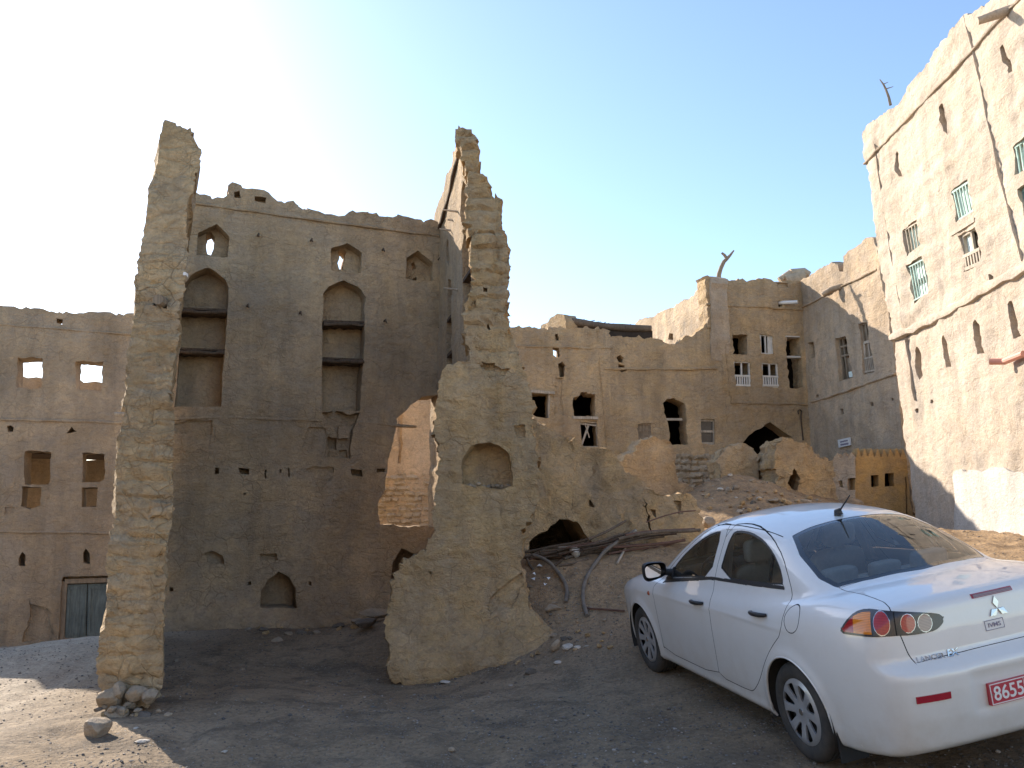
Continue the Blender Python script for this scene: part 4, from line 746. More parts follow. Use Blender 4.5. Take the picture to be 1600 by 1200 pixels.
window(PH, Z8(gwin[3]), tH, d=.04, fw=.07, mat='palewood', mull=(.55,), fill=[('curtain', 'curtain', .05, .5, .05, .6, .06), ('shutter', 'greenpaint', .8, .97, .03, .97, .04), ('pane', 'dark', .05, .95, .05, .95, .085)], inner=[('balustrade', 'palewood', .6, .95, 6, .04)])
window(PH, Z8(gwin[4]), tH, d=.06, fw=.07, mat='palewood', fill=[('curtain', 'curtain', .05, .95, .05, .95, .05)], inner=[('bars', 'greenpaint', .05, .95, 6, .025)])
window(PH, Z8(gwin[5]), tH, d=.05, fw=.07, mat='teal', mull=(.5,), fill=[('shutter', 'greenpaint', .05, .95, .05, .95, .05)])
m = MB(); pbar(m, PH, PH.sz(*Z8([(402, 785)])[0]), PH.sz(*Z8([(482, 735)])[0]), .07, -.03, .1); m.obj('lintel', M['palewood'], tH)
wall('whitewash_band', Plane(*(PH.p + PH.n * .06)[:2], math.degrees(math.atan2(-.999, -.038))), Z9([(395, 960), (385, 905), (395, 882), (420, 870), (450, 876), (480, 872), (520, 875), (560, 862), (600, 868), (640, 880), (680, 890)]) + [(1700, 720), (1700, 900), (1590, 880), (1490, 870)], thick=.05, cell=.12, amp=.01, fine=.004, mat=M['white_plaster'], parent=tH, rough_amp=.03) if True else None
s, z = PH.sz(*Z9([(625, 430)])[0]); m = MB(); m.tube([PH.pt(*PH.sz(*Z9([(606, 430)])[0]), -.25), PH.pt(*PH.sz(*Z9([(625, 430)])[0]), -.1), PH.pt(*PH.sz(*Z9([(700, 398)])[0]), -.08)], [.05, .05, .05], 10); m.obj('drain_pipe', M['redpipe'], tH)
e = PH.sz(*Z8([(590, 28)])[0]); b_ = PH.pt(*e, .1); tip = b_ + np.array([-.5, .15, -.12]); m = MB(); m.tube([b_, b_ * .5 + tip * .5, tip], [.08, .075, .06], 9); m.obj('spout', M['right'], tH, smooth=60)
bb = [at(x, y, 17.3) for x, y in Z8([(196, 352), (190, 325), (180, 298), (172, 282), (160, 266)])]; m = MB(); m.tube(bb, [.035, .03, .025, .02, .01], 6); m.tube([bb[2], at(*Z8([(205, 290)])[0], 17.3)], [.015, .006], 5); m.tube([bb[3], at(*Z8([(188, 275)])[0], 17.3)], [.012, .006], 5)
tag(m.obj('twig', M['olive'], None, origin=bb[0]), 'thin dry twig standing on the sloping parapet of the tall cream building', 'branch')
# roof and far sides of the cream building so that it is a solid house from elsewhere
zr = 6.6; m = MB()
q0, q1 = PH.pt(.2, 0, .6), PH.pt(9.5, 0, .6); n_ = -PH.n
for (a, b, c, d) in (((.0, .58), (.0, 5), 0, 6.4), ((9.4, .58), (9.4, 5), 0, 9.5), ((.0, 5), (9.4, 5), 0, 7)):
    A_, B_ = PH.pt(a[0], c, a[1]), PH.pt(b[0], c, b[1]); t_ = (B_ - A_) / np.linalg.norm(B_ - A_); pn = np.array([-t_[1], t_[0], 0]) * .2
    m.hexa([A_ - pn, B_ - pn, B_ + pn, A_ + pn] + [p + np.array([0, 0, d]) for p in (A_ - pn, B_ - pn, B_ + pn, A_ + pn)])
m.obj('back_wall', M['right'], tH)

# ================================================================== unseen houses added behind the camera for warm bounce light and car reflections
for (x, y, a, wd, ht, lab) in ((9, -9, 180, 24, 6.4, 'plain unseen mud house added behind the photographer to bounce warm sunlight'), (-15.5, -7, 90, 15, 5.0, 'low unseen mud house added at the left behind the photographer for warm bounce')):
    c_, s_ = math.cos(R(a)), math.sin(R(a)); t_ = np.array([c_, s_, 0]); nn_ = np.array([s_, -c_, 0]); o_ = np.array([x, y, -.3])
    tb = thing('added_bounce_house', lab, 'house', tuple(o_ + t_ * wd / 2)); m = MB(); P0 = [o_, o_ + t_ * wd, o_ + t_ * wd - nn_ * 5, o_ - nn_ * 5]
    m.hexa(P0 + [p + np.array([0, 0, ht]) for p in P0]); V_ = m.v; m.obj('wall', M['right' if a == 180 else 'mid'], tb)
    for k in range(int(wd / 3.2)):
        for zz_ in (1.2, 3.9):
            g = MB(); b_ = o_ + t_ * (1.5 + k * 3.1) + nn_ * .02 + np.array([0, 0, zz_]); q_ = [b_, b_ + t_ * .9, b_ + t_ * .9 + [0, 0, 1.2], b_ + [0, 0, 1.2]]; g.hexa([p + nn_ * .03 for p in q_] + [p - nn_ * .1 for p in q_]); g.obj('shutter', M['teal'], tb)


# ================================================================== small things lying about
def rock_mesh(rad, seed, flat=.6, n=2, ang=.35):
    import bmesh
    bm = bmesh.new(); bmesh.ops.create_icosphere(bm, subdivisions=n, radius=1.0)
    r = np.random.default_rng(seed); planes = r.normal(size=(9, 3)); planes /= np.linalg.norm(planes, axis=1)[:, None]; dd = r.uniform(.5, .85, 9)
    V = np.array([v.co[:] for v in bm.verts])
    for p, d in zip(planes, dd):
        h = V @ p - d; V = V - np.outer(np.maximum(h, 0), p) * .92
    V = V * (1 + .12 * fbm(V * 1.7 + seed, 2)[:, None]); V[:, 2] *= flat
    Fc = [[v.index for v in f.verts] for f in bm.faces]; bm.free(); return V * np.array(rad), Fc
def rock(u, v, w, name='rock', label='', mat='rock', seed=0, flat=.6, asp=(1, .8), rot=None, cat='rock', group=None, Yhint=None, lift=.25, pos=None, dz=0):
    g = ground_at(u, v) if pos is None else np.array(pos); r = w / F_PX * g[1] / 2
    V, Fc = rock_mesh((r * asp[0], r * asp[1], r), seed, flat, 3 if w > 22 else 2); a = rot if rot is not None else seed * 1.3
    c, s = math.cos(a), math.sin(a); V = V @ np.array([[c, s, 0], [-s, c, 0], [0, 0, 1]]); V = V + g + np.array([0, 0, r * flat * lift + dz])
    o = mesh_obj(name, V, Fc, M[mat], origin=g, smooth=28); return tag(o, label, cat, group)
rock(150, 1150, 46, label='pinkish angular block half in the sun at the foot of the left pillar', seed=3, flat=.75, mat='rock', lift=.5)
for i, (u, v, w, lab, mt) in enumerate([(172, 1092, 60, 'big slanting slab wedged at the bottom left of the pillar foot', 'rock'), (186, 1078, 42, 'rounded block under the pillar just right of its left edge', 'rock'), (215, 1083, 44, 'tan block at the middle of the pillar foot', 'rock'),
    (236, 1088, 40, 'upright tan block at the right corner of the pillar foot', 'rock'), (180, 1118, 50, 'long tan stone lying in front of the slanting slab', 'rock'), (213, 1125, 38, 'leaning flat stone in front of the pillar foot', 'rock'),
    (228, 1120, 40, 'grey flat stone at the right front of the pillar foot', 'rockdark'), (203, 1103, 26, 'small wedge stone between the pillar foot blocks', 'rock'), (246, 1120, 16, 'tiny pale stone right of the pillar foot', 'rock')]):
    rock(u, v, w * .84, label=lab, mat=mt, seed=20 + i, flat=.7, asp=(1, .75), group='stones tumbled at the pillar foot', lift=.0, pos=at(u, v, 7.42 if v > 1110 else 7.5))
for i in range(16):
    u = 152 + 100 * random.random(); v = 1092 + 40 * random.random(); rock(u, v, random.uniform(9, 20), name='rubble_stone', label='small rough stone wedged among the bigger stones of the pillar foot', mat=random.choice(['rock', 'rock', 'rockdark', 'front']), seed=620 + i, flat=.65, cat='stone', group='small stones at the pillar foot', pos=at(u, v, 7.40 + random.uniform(-.05, .05)), lift=0)
rock(222, 1160, 24, name='stone_chip', label='white flat chip in the sunlit gravel right of the pinkish block', mat='rockwhite', seed=41, flat=.25, cat='stone')
rock(350, 1176, 15, name='stone_chip', label='small white chip at the edge of the shadow, bottom left', mat='rockwhite', seed=42, flat=.3, cat='stone')
rock(212, 1139, 12, name='stone_chip', label='tiny white chip just below the pillar foot stones', mat='rockwhite', seed=43, flat=.3, cat='stone')
rock(432, 1002, 24, label='pale flat stone alone on the courtyard floor below the small arched niche', mat='rock', seed=44, flat=.4)
rock(275, 1034, 10, label='small tan stone on the courtyard floor just right of the pillar', mat='rock', seed=45)
rock(380, 1047, 10, label='small reddish stone in the middle of the courtyard floor', mat='rock', seed=46)
rock(263, 1118, 16, label='flat stone in the gravel right of the pillar foot', mat='rock', seed=47, flat=.5)
for i, (u, v, w, lab) in enumerate([(560, 968, 62, 'long grey slab leaning in the courtyard corner rubble'), (588, 972, 60, 'dark slab nearest the broken pier in the corner rubble'), (572, 985, 50, 'thin grey slab in front of the corner rubble'), (540, 966, 50, 'flat slab at the left of the corner rubble'), (598, 962, 54, 'tilted slab behind the corner rubble by the pier'), (556, 980, 40, 'short dark slab in front of the long leaning one')]):
    rock(u, v, w, name='slab', label=lab, mat='rock' if i % 2 else 'rockdark', seed=60 + i, flat=.28, asp=(1.1, .5), cat='stone slab', group='slabs heaped in the courtyard corner', lift=1.6, rot=.5 + .25 * i)
for i, (u, v, w) in enumerate([(q[0], q[1], q[2] * 1.6) for q in [(392, 972, 14), (405, 966, 20), (420, 975, 12), (440, 968, 18), (455, 980, 15), (470, 975, 20), (388, 985, 10), (500, 975, 16), (515, 968, 22), (530, 980, 16), (486, 962, 18), (412, 985, 12), (450, 992, 10), (470, 990, 14), (495, 990, 10)]]):
    rock(u, v, w, name='rubble_stone', label='small grey rubble stone strewn along the foot of the tall arcaded wall', mat='rockdark' if i % 2 else 'rock', seed=80 + i, flat=.45, cat='stone', group='rubble strewn under the arcaded wall')
rock(665, 1052, 32, label='brown flat stone against the foot of the broken pier', mat='rockdark', seed=101, flat=.55, asp=(1.1, .7))
rock(714, 1050, 16, label='small grey stone in front of the broken pier, right of the brown flat one', mat='rockdark', seed=102)
rock(696, 1067, 22, label='flat cream and rust coloured shard below the broken pier', mat='rockwhite', seed=103, flat=.25)
rock(828, 1054, 20, label='dark oval stone on the gravel between the pier and the car', mat='rockdark', seed=104, flat=.8)
rock(706, 1174, 14, label='single reddish pebble on the open gravel at the bottom centre', mat='rock', seed=105, flat=.8)
rock(755, 1068, 14, label='dark sliver of stone on the gravel in front of the pier', mat='rockdark', seed=106, flat=.3, asp=(1, .35), rot=.9)
rock(870, 1013, 26, label='brown angular stone beside the white stone pieces', mat='rock', seed=107, flat=.8)
rock(887, 1013, 22, label='white angular stone on the ground in front of the bank', mat='rockwhite', seed=108, flat=.6)
rock(903, 1012, 14, label='small cream stone touching the white angular stone on its right', mat='rockwhite', seed=109, flat=.5)
rock(916, 1011, 14, name='stone_chip', label='long cream chip at the right end of the white stone pieces', mat='rockwhite', seed=110, flat=.3, asp=(1, .4), rot=.5, cat='stone')
rock(880, 1001, 12, label='round dark pebble behind the white angular stone', mat='rockdark', seed=111, flat=.9)
rock(891, 999, 11, label='grey pebble behind the white stone, right of the round dark one', mat='rockdark', seed=112, flat=.8)
rock(872, 1037, 20, name='stone_chip', label='flat cream chip below the brown angular stone', mat='rockwhite', seed=113, flat=.25, cat='stone')
rock(865, 996, 14, label='dull pebble left of the round dark pebble', mat='rock', seed=114)
rock(898, 872, 21, label='round cream boulder on the pole heap', mat='rockwhite', seed=120, flat=.95, lift=.9)
rock(865, 952, 30, label='smooth buried boulder half way down the bank', mat='rock', seed=121, flat=.5)
rock(910, 848 - 2, 12, label='small stone on top of the bank', mat='rock', seed=122)
rock(828, 918, 12, label='reddish stone among the paper scraps', mat='rock', seed=123, flat=.5)
rock(1076, 838, 26, name='plaster_lump', label='white plaster lump lying behind the car roof edge', mat='rockwhite', seed=124, flat=.6, cat='plaster lump', lift=.8, pos=at(1076, 838, 12.4))
rock(1104, 817, 26, label='rounded stone beside the end of the collapsed wall', mat='rock', seed=125, flat=.7, lift=.3, pos=at(1106, 819, 13.4))
rock(1151, 764, 15, label='orange faced stone on the rubble mound', mat='rock', seed=126, flat=.8)
rock(1139, 767, 16, label='grey stone left of the orange faced one on the mound', mat='rock', seed=127, flat=.6)
rock(1186, 780, 10, label='small white stone on the rubble mound slope', mat='rockwhite', seed=128)
rock(1208, 785, 22, label='flat tan stone low on the rubble mound', mat='rock', seed=129, flat=.4)
rock(1258, 785, 22, label='long tan stone at the foot of the craggy remnant', mat='rock', seed=130, flat=.4, rot=-.3)
rock(1141, 744, 10, label='pale stone on the crest of the mound by the rounded remnant', mat='rockwhite', seed=131)
rock(1330, 790, 44, name='earth_mound', label='low rounded brown earth mound right of the craggy remnant', mat='bank', seed=132, flat=.6, cat='mound', pos=at(1330, 792, 16.4), lift=.2)
for i in range(60):
    u, v = 1095 + 190 * random.random(), 0; v = 752 + 55 * random.random() * (1 - abs(u - 1180) / 300)
    rock(u, v, random.choice([3, 4, 5, 6, 8, 12]), name='rubble_stone', label='small loose stone strewn over the rubble mound', mat=random.choice(['rock', 'rock', 'rockdark', 'rockwhite']), seed=200 + i, cat='stone', group='stones strewn over the rubble mound')
for i in range(34):
    u = 830 + 150 * random.random(); v = 880 + 110 * random.random()
    rock(u, v, random.uniform(3, 9), name='rubble_stone', label='small loose stone on the earth bank below the pole heap', mat=random.choice(['rock', 'rockdark', 'rock', 'bank']), seed=300 + i, cat='stone', group='stones on the earth bank')
for i, p in enumerate(NICHE_SPOTS):
    rock(0, 0, random.uniform(8, 15), name='rubble_stone', label='loose stone lying inside the rounded niche of the broken pier', mat='rock', seed=400 + i, cat='stone', group='stones inside the rounded niche', pos=p, lift=-.1)
for i, (u, v, w) in enumerate([(843, 892, 11), (834, 904, 8), (833, 911, 10), (857, 912, 7), (852, 920, 7), (812, 905, 10), (817, 910, 9)]):
    g = ground_at(u, v) + np.array([0, 0, .015]); r = w / F_PX * g[1] / 2 * .8; a = i * 1.1; c = [g + np.array([math.cos(a + k * math.pi / 2) * r, math.sin(a + k * math.pi / 2) * r * .8, .02 + .02 * ((k + i) % 2) + r * .3 * math.sin(a + k * 1.5)]) for k in range(4)]
    m = MB(); m.hexa(c + [q + [0, 0, .004] for q in c]); tag(m.obj('paper_scrap', M['paper'], None, origin=g), 'white paper scrap lying on the earth bank at the right of the pier', 'paper scrap', 'paper scraps on the bank')

# poles, hoses and rods heaped on the bank
def pole(name, pts, w, mat, label, cat='pole', group='poles heaped on the bank'):
    P = []
    for q in pts:
        if len(q) == 4: P.append(at(q[0], q[1], q[3]) )
        else: g = ground_at(q[0], q[1]) if len(q) == 2 else at(*q); P.append(g + np.array([0, 0, w / F_PX * g[1] * .5]))
    Q = []
    for q, p in zip(pts, P):
        g = ground_at(q[0], q[1]); Q.append(at(q[0], q[1], g[1] - .06) if len(q) > 2 and p[1] > g[1] - .06 else p)
    P = np.array(Q); n = max(12, len(P) * 5); t = np.linspace(0, 1, len(P)); tt = np.linspace(0, 1, n); k = np.stack([np.interp(tt, t, P[:, i]) for i in range(3)], 1)
    for _ in range(3): k[1:-1] = (k[:-2] + 2 * k[1:-1] + k[2:]) / 4
    k = k + vnoise(k * 1.3) * .02
    r = w / F_PX * 11.3 / 2 * (.66 if name != 'hose' else .85); m = MB(); m.tube(k, [r * (1 + .08 * math.sin(i * 1.3)) for i in range(n)], 8); return tag(m.obj(name, M[mat], None, origin=k[0], smooth=60), label, cat, group)
c10 = lambda x, y: (780 + x / 3.75, 740 + y / 3.75)
def P10(l, Y0, Y1): n = len(l); return [(*c10(x, y), Y0 + (Y1 - Y0) * i / (n - 1)) for i, (x, y) in enumerate(l)]
pole('hose', P10([(200, 492), (250, 508), (300, 540), (350, 585), (385, 635), (403, 690), (390, 752)], 11.2, 10.7), 7, 'hose', 'thick grey hose curving down the bank from the left of the pole heap', 'hose', None)
pole('hose', P10([(800, 348), (720, 400), (620, 462), (550, 540), (505, 620), (492, 690), (495, 760), (515, 835)], 11.6, 10.5), 7, 'hose', 'long grey hose bending from the pole heap down to the ground', 'hose', None)
pole('rusty_pipe', P10([(490, 770), (520, 790), (620, 797), (735, 806)], 10.5, 10.3), 4, 'rust', 'thin rusty pipe lying from the hose foot towards the front wheel', 'pipe', None)
PL = [([(520, 395), (600, 365), (680, 325), (742, 288)], 6, 'palm', 'thick palm pole sticking up to the right out of the heap'),
    ([(140, 492), (280, 478), (430, 462), (560, 425), (680, 380), (800, 355)], 6, 'palm', 'brown palm pole along the top of the heap'),
    ([(150, 470), (300, 440), (450, 418), (570, 380)], 6, 'darkwood', 'dark pole behind the cream boulder'),
    ([(320, 545), (400, 480), (480, 432), (560, 382)], 5, 'darkwood', 'dark pole slanting behind the cream boulder'),
    ([(590, 440), (720, 445), (860, 435), (1000, 415), (1090, 400)], 7, 'rust', 'reddish brown pole along the lower right of the heap'),
    ([(700, 400), (830, 370), (960, 352), (1080, 350), (1180, 345)], 8, 'palm', 'thick grey brown pole reaching behind the car'),
    ([(740, 372), (860, 350), (980, 338), (1150, 332)], 5, 'rust', 'thin reddish pole uppermost on the right of the heap'),
    ([(380, 500), (500, 462), (640, 452), (760, 430)], 7, 'palm', 'brown pole just right of the cream boulder'),
    ([(430, 440), (560, 420), (700, 395), (820, 378)], 6, 'palm', 'middle brown pole of the heap, under the topmost one'),
    ([(140, 500), (250, 498), (380, 490)], 6, 'darkwood', 'short dark pole at the left foot of the cave mouth'),
    ([(160, 505), (180, 540), (200, 562)], 6, 'hose', 'short hose stub pointing down below the cave mouth'),
    ([(640, 470), (780, 448), (920, 432), (1060, 405)], 5, 'rust', 'lowest thin reddish pole of the heap'),
    ([(800, 345), (745, 430), (690, 525)], 6, 'palewood', 'pale split board leaning down across the right of the heap'),
    ([(240, 450), (400, 440), (520, 440), (640, 420)], 5, 'palewood', 'pale grey stick across the heap over the cave mouth'),
    ([(300, 480), (460, 478), (600, 470), (700, 455)], 6, 'darkwood', 'dark lower pole partly buried in the heap'),
    ([(350, 540), (430, 530), (520, 500)], 5, 'palm', 'short brown pole end below the cream boulder'),
    ([(860, 290), (960, 255), (1060, 228), (1150, 222)], 3, 'rust', 'thin rusty rod leaning on the end of the collapsed wall'),
    ([(470, 480), (600, 440), (720, 410), (900, 372), (1040, 362)], 6, 'darkwood', 'long dark pole running the length of the heap')]
for i, (l, w, mt, lab) in enumerate(PL):
    Y = 11.25 - .0 * i; pole('rod' if w == 3 else ('board' if 'board' in lab else 'pole'), P10(l, Y + .02 * i, Y + .35 + .02 * i), w, mt, lab)

for i in range(32):
    x0 = random.uniform(140, 560); x1 = x0 + random.uniform(150, 520); y0 = 500 - (x0 - 140) * .14 + random.uniform(-26, 14); y1 = 492 - (x1 - 140) * .15 + random.uniform(-26, 18); ym = (y0 + y1) / 2 + random.uniform(-14, 14)
    pole('thin_pole', P10([(x0, y0), ((x0 + x1) / 2, ym), (x1, y1)], 11.15 + random.uniform(0, .25), 11.45 + random.uniform(0, .3)), random.choice([2.5, 3, 4]), random.choice(['darkwood', 'darkwood', 'palm', 'rust']), 'thin dark pole tangled in the heap before the cave mouth', 'pole', 'thin poles tangled in the heap')
def mud_brick(u, v, w, seed, label, group, Yoff=0):
    g = ground_at(u, v); r = w / F_PX * g[1] / 2; rr_ = np.random.default_rng(seed); m = MB(); c_ = []
    for zz_ in (-.45, .45):
        for xx_, yy_ in ((-1, -.6), (1, -.6), (1, .6), (-1, .6)): c_.append(np.array([xx_, yy_, zz_]) * r * rr_.uniform(.7, 1.1, 3))
    q = rr_.uniform(-.5, .5, 2); a = rr_.uniform(0, 6.28); Rm = np.array(Matrix.Rotation(a, 3, 'Z') @ Matrix.Rotation(q[0], 3, 'X') @ Matrix.Rotation(q[1], 3, 'Y')); m.hexa([Rm @ p + g + [0, 0, r * .25] for p in c_])
    o = m.obj('mud_brick', M['front'], None, origin=g); tag(o, label, 'mud brick', group); b_ = o.modifiers.new('worn', 'BEVEL'); b_.width = r * .16; b_.segments = 2; return o
for i in range(26): mud_brick(1100 + 200 * random.random(), 765 + 45 * random.random(), random.uniform(7, 14), 500 + i, 'broken mud brick lying on the slope of the rubble mound', 'broken bricks on the rubble mound')
for i in range(16): mud_brick(800 + 160 * random.random() ** 1.5, 985 + 45 * random.random(), random.uniform(6, 14), 540 + i, 'broken mud brick on the ground between the pier foot and the car', 'broken bricks by the pier foot')
for i in range(14): mud_brick(400 + 200 * random.random(), 968 + 24 * random.random(), random.uniform(7, 15), 560 + i, 'broken mud brick at the foot of the tall arcaded wall', 'broken bricks under the arcaded wall')
for i in range(26): mud_brick(625 + 230 * i / 26 + random.uniform(-6, 6), 1052 - 42 * max(0, i / 26 - .4) / .6 + random.uniform(-4, 12), random.uniform(4, 11), 580 + i, 'small mud crumb on the ground in front of the broken pier', 'mud crumbs before the broken pier')
# loose gravel: too many to count, one object
GV = []; GF = []
iv, if_ = rock_mesh((1, 1, 1), 5, .6, 1); iv2, if2 = rock_mesh((1, 1, 1), 9, .45, 1)
cnt = 0; NG = 22000
yy = 5.0 + 9.0 * rng.random(NG * 2) ** 1.6; xx = (rng.random(NG * 2) * 2 - 1) * yy * .72
den = fbm(np.c_[xx * .5, yy * .5, xx * 0 + 4], 3); keep = (rng.random(NG * 2) < np.clip(.55 + den * 1.6, .08, 1)); xx, yy = xx[keep][:NG], yy[keep][:NG]
zz = gz(xx, yy); rr = .004 + .011 * rng.random(len(xx)) ** 3 + (rng.random(len(xx)) < .015) * .014; an = rng.random(len(xx)) * 6.28
for i in range(len(xx)):
    v0, f0 = (iv, if_) if i & 1 else (iv2, if2); c, s = math.cos(an[i]), math.sin(an[i]); r = rr[i]
    V = v0 @ np.array([[c, s, 0], [-s, c, 0], [0, 0, 1]]) * r + np.array([xx[i], yy[i], zz[i] + r * .15]); GV.append(V); GF.append(np.array(f0) + i * len(iv))
gv = np.concatenate(GV); gf = np.concatenate(GF)
gslot = np.repeat(rng.choice([0, 0, 0, 1, 1, 2], len(xx), p=[.3, .1, .1, .2, .15, .15]), len(if_))
def pebble(name, c): return simple(name, c, .9, var=.15, spec=.15)
M['peb'] = pebble('pebble_grey', (.20, .18, .16)); M['peb2'] = pebble('pebble_dark', (.13, .12, .115)); M['peb3'] = pebble('pebble_pale', (.36, .32, .28))
tag(mesh_obj('gravel', gv, gf, [M['peb'], M['peb2'], M['peb3']], slots=gslot), 'loose gravel and small stones scattered over the yard', 'gravel', kind='stuff')

# ================================================================== the white saloon car
def tab(pts, sig=.05, lo=-2., hi=5., h=.01):
    xs = np.arange(lo, hi, h); p = np.array(pts, float); p = p[np.argsort(p[:, 0])]
    v = np.interp(xs, p[:, 0], p[:, 1]); n = int(4 * sig / h); k = np.exp(-.5 * (np.arange(-n, n + 1) * h / sig) ** 2); k /= k.sum()
    v = np.convolve(np.pad(v, n, mode='edge'), k, 'valid'); return lambda x: np.interp(x, xs, v)
c_zt = tab([(-1.2, 1.02), (-.97, 1.05), (-.85, 1.085), (-.6, 1.105), (-.3, 1.11), (0, 1.08), (.5, 1.045), (1, 1.02), (2, .98), (2.4, .985), (2.6, .975), (3.0, .91), (3.3, .83), (3.5, .72), (3.7, .55)], .06)
c_wz = tab([(0, .80), (.2, .835), (.3, .862), (.5, .875), (.68, .882), (.80, .876), (.9, .86), (1.0, .825), (1.08, .785), (1.2, .73)], .04)
c_wx = tab([(-1.2, .30), (-1.0, .20), (-.85, .11), (-.7, .06), (-.5, .028), (-.2, .005), (0, 0), (1, .004), (2.6, 0), (2.9, .02), (3.15, .06), (3.35, .12), (3.5, .2), (3.65, .32)], .05)
c_xr = tab([(.0, -.80), (.2, -.87), (.3, -.925), (.45, -.958), (.6, -.972), (.68, -.974), (.712, -.966), (.762, -.913), (.79, -.904), (.82, -.902), (.9, -.895), (1.0, -.88), (1.06, -.875), (1.10, -.85), (1.3, -.7)], .010)
c_xf = tab([(.0, 3.3), (.2, 3.45), (.35, 3.56), (.55, 3.59), (.7, 3.55), (.85, 3.4), (1.0, 3.0)], .04)
c_zg = tab([(-1.2, .6), (-.6, .98), (-.40, 1.085), (-.2, 1.185), (0, 1.28), (.2, 1.365), (.35, 1.42), (.5, 1.452), (.7, 1.478), (1.0, 1.498), (1.25, 1.496), (1.5, 1.47), (1.7, 1.415), (2.0, 1.28), (2.4, 1.08), (2.7, .93), (3.5, .5)], .05)
c_wg = tab([(-1, .2), (-.5, .11), (-.2, .06), (.1, .025), (.5, .0), (1.5, 0), (2.0, .03), (2.3, .07), (2.7, .16), (3.2, .3)], .08)
c_zb = tab([(-1.2, .36), (-.9, .26), (-.5, .20), (0, .19), (2.7, .19), (3.2, .2), (3.6, .25)], .06)
def smax(a, b, k): h = np.maximum(k - np.abs(a - b), 0) / k; return np.maximum(a, b) + h * h * k * .25
def smin(a, b, k): return -smax(-a, -b, k)
def CF(x, y, z):
    ay = np.abs(y); side = ay - (c_wz(z) - c_wx(x))
    side = side - .0045 * np.exp(-((z - (.83 + .02 * (1 - x))) / .016) ** 2) / (1 + np.exp((x - 2.6) * 8)) / (1 + np.exp(-(x + .15) * 10))
    side = side - .010 * np.exp(-((z - .235) / .035) ** 2) * ((x > .35) & (x < 2.3))
    for cx in (0, 2.635):
        r = np.hypot(x - cx, z - .317); side = side - .014 * np.exp(-((r - .36) / .045) ** 2)
    top = (z - (c_zt(x) - .05 * (ay / .8) ** 4 - .012 * (ay / .6) ** 2)) * .95
    # recess round the number plate
    pr = .014 / (1 + np.exp((ay - .31) * 90)) / (1 + np.exp(-(z - .44) * 90)) / (1 + np.exp((z - .655) * 90))
    rear = (c_xr(z) + pr + .05 * (ay / .75) ** 2 + .06 * (ay / .8) ** 6) - x
    front = x - (c_xf(z) - .10 * (ay / .75) ** 2 - .10 * (ay / .8) ** 5)
    h = smax(side, top, .10); h = smax(h, rear, .06); h = smax(h, front, .08); h = smax(h, c_zb(x) - z, .04)
    g = smax(ay - (.775 - .44 * (z - 1) - .22 * (z - 1) ** 2 - c_wg(x)), (z - (c_zg(x) - .05 * (ay / .55) ** 2 - .02 * (ay / .55) ** 4)) * .9, .075)
    g = smax(g, .9 - z, .02); return smin(h, g, .035)
def cgrad(p, e=1e-3):
    x, y, z = p.T; return np.stack([CF(x + e, y, z) - CF(x - e, y, z), CF(x, y + e, z) - CF(x, y - e, z), CF(x, y, z + e) - CF(x, y, z - e)], 1) / (2 * e)
def surf_project(P, it=5):
    for _ in range(it):
        g = cgrad(P); f = CF(*P.T); P = P - (f / np.maximum((g * g).sum(1), .05))[:, None] * g * .9
    return P
def cnorm(P): g = cgrad(P); return g / np.linalg.norm(g, axis=1)[:, None]
# surface nets over half the car, then mirrored by construction (full grid)
hs = .024; ax = [np.arange(-1.05, 3.68, hs), (np.arange(-40, 41)) * hs, np.arange(.12, 1.56, hs)]
FX, FY, FZ = np.meshgrid(*ax, indexing='ij'); Fg = CF(FX.ravel(), FY.ravel(), FZ.ravel()).reshape(FX.shape)
sgn = Fg < 0; c8 = sum(sgn[i:sgn.shape[0] - 1 + i, j:sgn.shape[1] - 1 + j, k:sgn.shape[2] - 1 + k].astype(int) for i in (0, 1) for j in (0, 1) for k in (0, 1))
act = (c8 > 0) & (c8 < 8); idx = -np.ones(act.shape, int); idx[act] = np.arange(act.sum()); ci = np.argwhere(act)
P = np.stack([ax[d][ci[:, d]] + hs / 2 for d in range(3)], 1); P = surf_project(P, 6)
T = []
for d in range(3):
    e = [(1, 2), (2, 0), (0, 1)][d]; sl0 = [slice(None)] * 3; sl1 = [slice(None)] * 3; sl0[d] = slice(0, -1); sl1[d] = slice(1, None)
    ch = sgn[tuple(sl0)] != sgn[tuple(sl1)]; q = np.argwhere(ch); fl = sgn[tuple(q.T)]
    ok = (q[:, e[0]] > 0) & (q[:, e[1]] > 0) & (q[:, e[0]] < sgn.shape[e[0]] - 1) & (q[:, e[1]] < sgn.shape[e[1]] - 1); q = q[ok]; fl = fl[ok]
    def cell(a, b): r = q.copy(); r[:, e[0]] -= a; r[:, e[1]] -= b; return idx[r[:, 0], r[:, 1], r[:, 2]]
    a, b, c, dd = cell(1, 1), cell(0, 1), cell(0, 0), cell(1, 0)
    f1 = np.stack([a, b, c], 1); f2 = np.stack([a, c, dd], 1)
    f1[~fl] = f1[~fl][:, ::-1]; f2[~fl] = f2[~fl][:, ::-1]; T += [f1, f2]
T = np.concatenate(T)
V = [tuple(p) for p in P]; T = [tuple(int(i) for i in t) for t in T]
